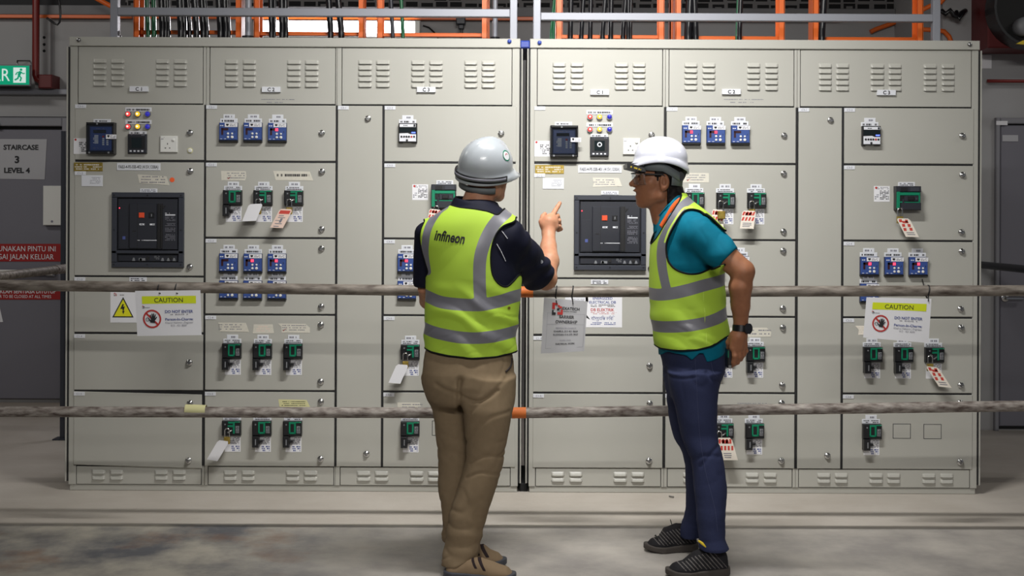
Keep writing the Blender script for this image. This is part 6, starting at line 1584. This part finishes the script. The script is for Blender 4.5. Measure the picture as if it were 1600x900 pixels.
# ================================================================== man in the teal shirt (profile)
YB2 = -1.30
man2 = thing('person', 'man in teal polo and hi-vis vest in profile, leaning forward, wearing dark jeans', 'person', (W(1090, 880, YB2).x, YB2, 0))
torsoB = Loft([(306, 1042, 1070, YB2, .058), (314, 1037, 1077, YB2, .075), (324, 1032, 1091, YB2, .11), (336, 1028, 1106, YB2, .155), (350, 1025, 1117, YB2, .178), (370, 1022, 1124, YB2, .186), (390, 1020, 1127, YB2, .184), (410, 1019, 1128, YB2, .178), (440, 1018.5, 1127, YB2, .172),
                 (470, 1019, 1129, YB2, .168), (500, 1021, 1132.5, YB2, .168), (530, 1026, 1134.5, YB2, .17), (550, 1029, 1135, YB2, .17), (572, 1033, 1134, YB2, .168)], cap0=.012)
sB, eB, wB = W(1093, 366, -1.47), W(1161, 424, -1.545), W(1157.5, 507, -1.50)
s2, e2_, w2 = W(1088, 366, -1.13), W(1100, 450, -1.08), W(1075, 520, -1.10)
slv = W(1137, 404.5, -1.52); axB = A(slv - sB); axB /= np.linalg.norm(axB)
def armsB(P, d):
    a = cap(P, sB, slv + (slv - sB) * .3, .076, .060); a = smax(a, (P - A(slv)) @ axB - .006, .006); d = smin(d, a, .03)
    a = cap(P, s2, W(1098, 425, -1.10), .068, .055); return smin(d, a, .03)
def shirtB(P): return armsB(P, torsoB(P))
zB = lambda v: W(0, v, YB2).z
def shirtB_f(P):
    d = shirtB(P); hem = sdpoly(P[:, [0, 2]], xz([(1020, 540), (1028, 556), (1034, 562), (1046, 553), (1062, 554), (1072, 556), (1080, 562), (1092, 551), (1098, 552), (1104, 566), (1134, 558), (1150, 545), (1200, 300), (950, 280), (950, 500)], YB2 - .15))
    d = smax(d, hem, .004)
    arm = np.clip((-.02 - YB2 - .12 - 0 * P[:, 1] - (P[:, 1] - YB2)) / .06, 0, 1) * 0 + np.clip((P[:, 0] - W(1085, 0, YB2).x) / .06, 0, 1)
    return d + .0045 * folds(P, (.7, .2, -.6), 60, 14, 1.2, 1.0) * (.4 + .6 * arm) + .0035 * crease(P, (1, .8, .7), 13, 12) + .006 * folds(P, (.25, .1, 1), 85, 19) * np.clip((zB(385) - P[:, 2]) / .06, 0, 1) * np.clip((P[:, 2] - zB(450)) / .06, 0, 1)
shB, svB, sFB = organic('polo_shirt', shirtB_f, (.50, -1.72, .80), (1.05, -.98, 1.52), .0055, ['teal'], man2)

def Hx(px, py, y=YB2): return W(px, py, y)
hoB = W(1031, 285.5, YB2); RB = frame((-1, -.02, 0), -.02, .0)
def handB(P, d):
    d = smin(d, cap(P, W(1157, 509, -1.50), W(1156, 522, -1.505), .0265, .028), .012)
    d = smin(d, cap(P, W(1151, 526, -1.505), W(1147, 543, -1.505), .026, .019), .014)
    d = smin(d, cap(P, W(1159, 526, -1.495), W(1161.5, 541, -1.485), .022, .017), .014)
    d = smin(d, cap(P, W(1154, 530, -1.51), W(1154.5, 544, -1.505), .022, .017), .014)
    d = smin(d, chain(P, [W(1146.5, 543, -1.508), W(1148.5, 556, -1.512), W(1147, 566, -1.500), W(1143, 571.5, -1.482)], [.0125, .0118, .0108, .009], .004), .005)
    d = smin(d, chain(P, [W(1153, 545, -1.506), W(1155.5, 557, -1.505), W(1152, 566, -1.488), W(1147, 569, -1.468)], [.012, .0112, .0102, .009], .004), .004)
    d = smin(d, chain(P, [W(1158.5, 544, -1.498), W(1161, 554, -1.492), W(1157, 561, -1.472), W(1151, 563, -1.455)], [.0115, .0105, .0098, .0085], .004), .004)
    d = smin(d, chain(P, [W(1163, 540, -1.484), W(1165.5, 548, -1.475), W(1162, 554, -1.457), W(1156, 556, -1.443)], [.0105, .0095, .009, .008], .004), .004)
    d = smin(d, chain(P, [W(1146, 524, -1.495), W(1139.5, 535, -1.478), W(1139.5, 547, -1.456), W(1142, 556, -1.446)], [.0165, .014, .0115, .0095], .004), .008)
    return d
def bodyB(P):
    d = torsoB(P) + .026
    d = smin(d, cap(P, hoB + Vector((.035, 0, -.045)), W(1054, 332, YB2), .058, .066), .02); d = smin(d, cap(P, hoB + Vector((-.01, 0, -.07)), W(1040, 345, YB2), .042, .055), .02)
    d = smin(d, head_sdf(P, hoB, RB), .014)
    d = smin(d, cap(P, sB, eB, .056, .046), .03); d = smin(d, chain(P, [eB, W(1157, 448, -1.54), W(1157, 478, -1.52), wB], [.0425, .0450, .0365, .0275], .01), .012); d = handB(P, d)
    d = smin(d, chain(P, [s2, e2_, w2], [.052, .042, .026], .01), .02); d = smin(d, cap(P, w2, W(1068, 540, -1.11), .027, .03), .012)
    for i in range(4): d = smin(d, chain(P, [W(1062 + i * 5, 545, -1.11), W(1060 + i * 5, 558, -1.105), W(1061 + i * 5, 566, -1.12)], [.0105, .0098, .0085], .004), .004)
    d = smin(d, chain(P, [W(1062, 530, -1.13), W(1057, 543, -1.15), W(1057, 552, -1.16)], [.012, .011, .009], .004), .006)
    for hip, knee, ank in ((W(1078, 590, -1.20), W(1089, 720, -1.175), W(1087, 815, -1.13)), (W(1088, 590, -1.40), W(1105, 720, -1.44), W(1114, 840, -1.48))): d = smin(d, chain(P, [hip, knee, ank], [.05, .028, .024], .02), .03)
    return d
organic('body', bodyB, (.40, -1.72, .02), (1.10, -.98, 1.86), .0036, ['skinB', 'mouth'], man2, midx=lambda c: (ell((c - A(hoB)) @ RB, (.098, 0, -.043), (.0225, .0185, .0085)) < 0).astype(int).tolist())
for s_ in (1, -1):
    c = Vector(np.array((.0775, .031 * s_, .0165)) @ RB.T + A(hoB)); b = MB(); n = 12
    fd = Vector(RB[:, 0]); u1 = Vector(RB[:, 2]); r1 = Vector(RB[:, 1])
    for rr, ad, mi in ((.0055, .0108, 0), (.0026, .0112, 1)):
        b.add([c + fd * ad + (u1 * math.sin(2 * math.pi * i / n) + r1 * math.cos(2 * math.pi * i / n)) * rr for i in range(n)], [tuple(range(n))], mi)
    b.build('iris', ['elastic', 'black'], man2)
def hairB(P):
    d = smin(head_sdf(P, hoB, RB, False), cap(P, hoB + Vector((.035, 0, -.045)), W(1054, 332, YB2), .058, .066), .02) - .006 + .0018 * noise3(P, 260, 2) ; q = (P - A(hoB)) @ RB; f, u = q[:, 0], q[:, 2]
    back = np.maximum(f + .020 - .25 * np.maximum(u - .02, 0), -.062 - u - .4 * (f + .09)); side = np.maximum(f - .030, np.maximum(.022 - u, -1)); burn = np.maximum.reduce([f - .022, .014 - f, .006 - u])
    reg = np.minimum(np.minimum(np.maximum(back, u - .085), np.maximum(side, u - .085)), np.maximum(burn, u - .06)); return smax(d, reg, .006)
organic('hair', hairB, A(hoB) - .16, A(hoB) + .16, .004, ['hairB'], man2)
# collar and lanyard
def crow(pts, n=10): return [Vector(p) for p in spl([tuple(q) for q in pts], n)]
def cring(front, side, back):
    """closed-front collar row: from throat, along the near side, round the nape and back on the far side"""
    f_, s_, b_ = front, side, back; near = [W(*f_, YB2 - .012), W(*s_, YB2 - .078), W(*b_, YB2 - .045), W(b_[0] + 3, b_[1] - .5, YB2), W(*b_, YB2 + .045), W(*s_, YB2 + .078), W(*f_, YB2 + .012)]
    return crow(near, 7)
collar(man2, [cring((1021, 349), (1042, 324), (1062, 305)), cring((1021, 346), (1043, 319), (1063.5, 299.5)), cring((1020.5, 352), (1047, 326), (1068, 307)), cring((1021, 366), (1040, 352), (1069.5, 318))], 'teal', .005)
b = MB()
for dy, s_ in ((-1, 1),):
    up = crow([W(1030, 352, YB2 - .098), W(1041, 334, YB2 - .104), W(1051, 318, YB2 - .098), W(1061, 309, YB2 - .075), W(1069, 306, YB2 - .03), W(1070.5, 306, YB2 + .02)], 7); dn = crow([W(1034, 357, YB2 - .106), W(1046, 338, YB2 - .112), W(1056, 322, YB2 - .106), W(1064, 314, YB2 - .082), W(1072.5, 311, YB2 - .03), W(1074, 311, YB2 + .02)], 7)
    n = len(up); b.add(up + dn, [(i, i + 1, n + i + 1, n + i) for i in range(n - 1)], 0, True)
o = b.build('lanyard', ['lanyard'], man2); bm_fix(o.data); md = o.modifiers.new('thickness', 'SOLIDIFY'); md.thickness = .003
# vest
def vestB(P):
    d = shirtB(P); low = np.clip((zB(440) - P[:, 2]) / .1, 0, 1)
    return d - .0095 + np.minimum(.0025, low * .006 * folds(P, (.6, .2, 1), 52, 17, 1.2, 1.1) + .0045 * low * crease(P, (.8, .5, 1.4), 11, 5) + .002 * crease(P, (1, .6, .7), 9, 44))
ysB = YB2 - .165
vB, bvB = vest_build(man2, vestB, (.48, -1.75, .80), (1.10, -.98, 1.54), [
    spl([(1071, 300), (1067, 312), (1056, 327), (1043, 348), (1031, 371), (1021, 387), (1012, 392)]) + [(960, 392), (960, 290)],
    spl([(1098, 330), (1085, 327), (1072, 329), (1061, 340), (1049, 362), (1042.5, 380), (1042.5, 397), (1046.5, 411), (1057, 422), (1075, 428), (1092, 427), (1108, 420), (1121, 412)], 6) + [(1127, 412), (1160, 430), (1300, 430), (1300, 360), (1128, 360), (1114, 345)],
    [(950, 541), (1022, 540), (1027, 543.5), (1036, 547.5), (1062, 548), (1090, 546), (1115, 539), (1138, 529), (1200, 520), (1200, 700), (950, 700)]], ysB,
    [([(1096, 308), (1084, 312), (1070, 321), (1058, 336), (1046, 358), (1039, 376), (1036.5, 394), (1037, 415), (1040, 436), (1044, 455)], 12.5), ([(1005, 459), (1020, 461.5), (1032, 462), (1050, 459), (1075, 452.5), (1100, 445.5), (1128, 440), (1145, 437)], 19), ([(1008, 511), (1024, 513), (1050, 511.5), (1085, 507), (1110, 501.5), (1140, 492)], 18.5)],
    [([(1022, 385), (1019.5, 398), (1018, 420), (1017, 440), (1017.5, 465), (1020.5, 497), (1024, 520), (1026, 546)], 3.2)], [([(1085, 324), (1072, 325), (1060, 337), (1047, 359), (1040.5, 379)], 2.4), ([(1098, 455), (1101, 500), (1104, 546)], 1.4)],
    keep=lambda P: np.minimum(.105 - np.abs(P[:, 1] - YB2), P[:, 0] - W(1106, 380, YB2).x))
b = MB(); q = W(1029, 390, ysB); b.ring(q.x, q.z, .0095, .011, 0, .001, 0, 20); n0 = len(b.v); b.marks(-5, -2.5, 5, 2.5, 2, 0, 0, 3, .5, k=.001); b.v[n0:] = [(x + q.x, y, z + q.z) for x, y, z in b.v[n0:]]; decal('chest_print', vB, bvB, b, ['ink'], .0035)
# jeans
hipB = Loft([(538, 1030, 1134, YB2, .152), (552, 1031, 1136, YB2, .160), (566, 1034.5, 1134.5, YB2, .166), (580, 1036, 1131.5, YB2, .168), (594, 1037.5, 1126, YB2, .165), (608, 1040, 1122, YB2, .155), (622, 1043, 1119, YB2, .14)], cap0=.03)
yn, yf = -1.415, -1.18
legN = Loft([(580, 1043, 1129, yn, .088), (600, 1046, 1122.5, yn, .09), (630, 1054, 1121, yn, .09), (660, 1060, 1120, yn, .087), (680, 1064, 1121, yn, .084), (695, 1069, 1124, yn - .01, .082), (712, 1077, 1129.5, yn - .02, .08), (730, 1081, 1132.5, yn - .03, .078), (760, 1084, 1135.5, yn - .04, .078), (800, 1088, 1134, yn - .06, .074), (825, 1090, 1132.5, yn - .065, .07), (842, 1091, 1134.5, yn - .07, .072), (856, 1092, 1139, yn - .07, .076)], cap0=.006)
legF = Loft([(580, 1035.5, 1110, yf, .085), (600, 1038, 1104, yf, .086), (640, 1043.5, 1102, yf, .084), (670, 1048, 1100, yf, .08), (688, 1054, 1101, yf, .078), (705, 1066, 1104, yf, .076), (725, 1069.5, 1108, yf, .074), (760, 1071.5, 1110, yf + .02, .072), (795, 1072, 1106, yf + .04, .07), (812, 1067, 1102, yf + .05, .068), (826, 1061.5, 1098, yf + .05, .07), (838, 1062, 1097, yf + .05, .072)], cap0=.006)
def jeansB(P):
    lg = np.minimum(legN(P), legF(P)); d = smin(hipB(P), smin(legN(P), legF(P), .012), .03)
    for line, dep, wd in (([(1040, 578), (1065, 580), (1085, 574)], .003, .006), ([(1042, 587), (1066, 588), (1084, 584)], .003, .006), ([(1128, 600), (1112, 592), (1100, 580)], .006, .007), ([(1078, 715), (1095, 705), (1118, 708)], .004, .008), ([(1126, 690), (1108, 700), (1090, 722)], .004, .008)):
        ds = sdline(P[:, [0, 2]], xz(spl(line), yn)); d = d + dep * np.exp(-(ds / wd) ** 2) * (P[:, 1] < YB2)
    low = np.clip((zB(800) - P[:, 2]) / .08, 0, 1)
    return d + .002 * folds(P, (.4, .2, 1), 50, 3) + .0055 * crease(P, (.6, .6, 1), 13, 8) + .003 * crease(P, (1, 1, .5), 14, 18) + low * (.004 * folds(P, (.2, 0, 1), 90, 8, .9) + .008 * crease(P, (.5, .5, 1.8), 16, 4))
jn, jv, jF = organic('jeans', jeansB, (.44, -1.72, .02), (.98, -.98, .98), .0055, ['denim'], man2)
bvj = BVHTree.FromPolygons([tuple(v) for v in jv], [tuple(int(i) for i in t) for t in jF])
for pts, nm in (([(1086, 560), (1088, 590), (1090, 630), (1092.5, 670), (1096, 700), (1103, 740), (1111, 770), (1118, 800), (1121, 830)], 'side_seam'), ([(1111, 565), (1114, 580), (1121, 589)], 'pocket_seam')):
    out = []
    for x, y_ in spl(pts, 8):
        p = W(x, y_, YB2); hit = bvj.ray_cast(o_, (p - o_).normalized()); out.append((hit[0] if hit[0] else p) + Vector((0, -.0005, 0)))
    b = MB(); b.tube(out, .0009, 0, 6); b.build(nm, ['seamthread'], man2)
s1, Rs, hs_ = shoe(man2, (W(1143, 890, -1.5).x, -1.47, 0), (W(1041, 890, -1.5).x, -1.51, 0), .098, 'sneaker')
s3, Rs2, hs2 = shoe(man2, (W(1093, 850, -1.12).x, -1.10, 0), (W(1009, 850, -1.12).x - .005, -1.125, 0), .096, 'sneaker')
for so_, R_, h__ in ((s1, Rs, hs_), (s3, Rs2, hs2)):
    b = MB(); L3 = lambda f, s, u: Vector(np.array((f, s, u)) @ R_.T + h__)
    for i in range(4): f0 = .125 + i * .020; b.tube([L3(f0, -.028, .072 - i * .005), L3(f0 + .004, 0, .081 - i * .005), L3(f0, .028, .072 - i * .005)], .0028, 0, 6)
    b.tube([L3(.112, .0, .078), L3(.118, .006, .105), L3(.128, .012, .135)], .002, 0, 6); b.build('laces', ['lace'], so_)
L3 = lambda f, s, u: Vector(np.array((f, s, u)) @ Rs.T + hs_)
b = MB(); q = W(1097, 848, -1.55); b.tube([W(1091.5, 845, -1.56), W(1097, 849, -1.575), W(1103, 855, -1.575)], [.004, .006, .002], 0, 6); b.build('pull_tab', ['yellow'], man2)
# hard hat with head lamp
RhB = frame((-1, -.03, 0), .07, 0); hB = W(1032.5, 249.5, YB2)
ob, loc, bvh, sk = helmet(man2, hB, RhB, 'shell', .104, .111, .092, .012, 'B')
band('headband', ob, loc, M['harness'], .085, .098, -.052, -.018, math.radians(-150), math.radians(150), .005, 40, zf=lambda t: -.045 * max(0, -math.cos(t)))
band('rear_strap', ob, loc, M['harness'], .080, .092, -.105, -.050, math.radians(115), math.radians(245), .005, 24)
b = MB(); c = loc((-.100, 0, -.042)); b.tube([W(1062, 275.5, YB2 - .060), W(1062, 275.5, YB2 + .060)], .019, 0, 18); b.build('ratchet_knob', ['black'], ob)
band('lamp_strap', ob, loc, M['black'], .109, .119, -.040, -.024, math.radians(-50), math.radians(50), .004, 24, zf=lambda t: .0)
b = MB(); p, q = W(976.5, 257.5, YB2), W(1003, 267.5, YB2); 
pts = [W(976.5, 257, YB2), W(981, 256, YB2), W(1003, 263.5, YB2), W(1006, 270, YB2), W(1000, 269.5, YB2), W(977, 263.5, YB2)]
b.poly([(w_.x, w_.z) for w_ in pts], YB2 - .090, YB2 + .090); b.build('head_lamp', ['black'], ob)
b = MB(); ta = W(990, 263.6, YB2); b.marks(-26, -4, -16, 4, 1, 0, 0, 2, .9, k=.001); b.marks(-10, -3.5, 26, 3.5, 1, 0, 0, 6, .8, k=.001); an = -.30
b.v = [(ta.x + x * math.cos(an) - z * math.sin(an), YB2 - .0912, ta.z + x * math.sin(an) + z * math.cos(an)) for x, y, z in b.v]; b.build('lamp_lettering', ['yellow'], ob)
# glasses
g = lambda f, s, u: Vector(np.array((f, s, u)) @ RB.T + A(hoB))
prof = lambda t: .116 - .045 * abs(t) ** 2.2
b = MB(); lens = [g(prof(t) - (.004 if uu < 0 else 0), .070 * t, uu) for uu in (.040, .020, -.002, -.010) for t in [i / 8 - 1 for i in range(17)]]
b.add(lens, [(r * 17 + i, r * 17 + i + 1, (r + 1) * 17 + i + 1, (r + 1) * 17 + i) for r in range(3) for i in range(16)], 0, True); me = b.mesh('safety_glasses', ['lens']); go = link('safety_glasses', me, man2); go.modifiers.new('thickness', 'SOLIDIFY').thickness = .0018
b = MB()
for s_ in (1, -1): b.tube([g(.070, .071 * s_, .034), g(.04, .078 * s_, .033), g(.0, .083 * s_, .030), g(-.012, .083 * s_, .022)], [.004, .0035, .003, .003], 0, 6)
b.tube([g(prof(t) + .001, .070 * t, .040) for t in [i / 8 - 1 for i in range(17)]], .0028, 0, 6); b.build('glasses_frame', ['black'], man2)
# watch
b = MB(); p0, p1 = W(1157.8, 508.5, -1.50), W(1157.2, 518.5, -1.503)
vs = []; n = 24; ax = (p1 - p0).normalized(); e1 = Vector((1, 0, 0)); e2v = ax.cross(e1).normalized()
b.tube([p0, p1], .0335, 0, 24, False); b.tube([p0 + ax * .001, p1 - ax * .001], .0315, 0, 24, False)
b.build('watch_strap', ['black'], man2)
b = MB(); c = W(1163, 512.5, -1.50); fa = Vector((.62, -.78, 0)); r1 = fa.cross(Vector((0, 0, 1))).normalized(); n = 24; cc = Vector((W(1157.5, 513, -1.5).x, -1.501, c.z)) + fa * .034
for dd, rr in ((0, .021), (.009, .021), (.0105, .018)): vs += [cc + fa * dd + (r1 * math.cos(2 * math.pi * i / n) + Vector((0, 0, 1)) * math.sin(2 * math.pi * i / n)) * rr for i in range(n)]
fs = [(q_ * n + i, q_ * n + (i + 1) % n, (q_ + 1) * n + (i + 1) % n, (q_ + 1) * n + i) for q_ in range(2) for i in range(n)] + [tuple(2 * n + i for i in range(n))]
b.add(vs, fs, 0); me = b.mesh('watch_case', ['slate2']); bm_fix(me); link('watch_case', me, man2)
# phone held at the hip
t = thing('mobile_phone', 'dark phone held in the left hand of the man in teal, at his hip', 'phone', W(1138, 573, -1.47))
b = MB(); b.box(W(1135, 560, -1.47).x, W(1141.5, 560, -1.47).x, -1.50, -1.44, W(1138, 573.5, -1.47).z, W(1138, 545, -1.47).z, 0, .003); b.build('case', ['black'], t)
b = MB(); q = W(1136, 552, -1.47); b.box(q.x - .0015, q.x + .0015, -1.5015, -1.49, q.z - .014, q.z + .012); b.build('edge_light', ['green'], t)
b = MB(); q = W(1138.5, 572, -1.47); b.box(q.x - .006, q.x + .006, -1.5015, -1.48, q.z - .004, q.z + .006, 0, .001); b.build('end_cap', ['steel'], t)
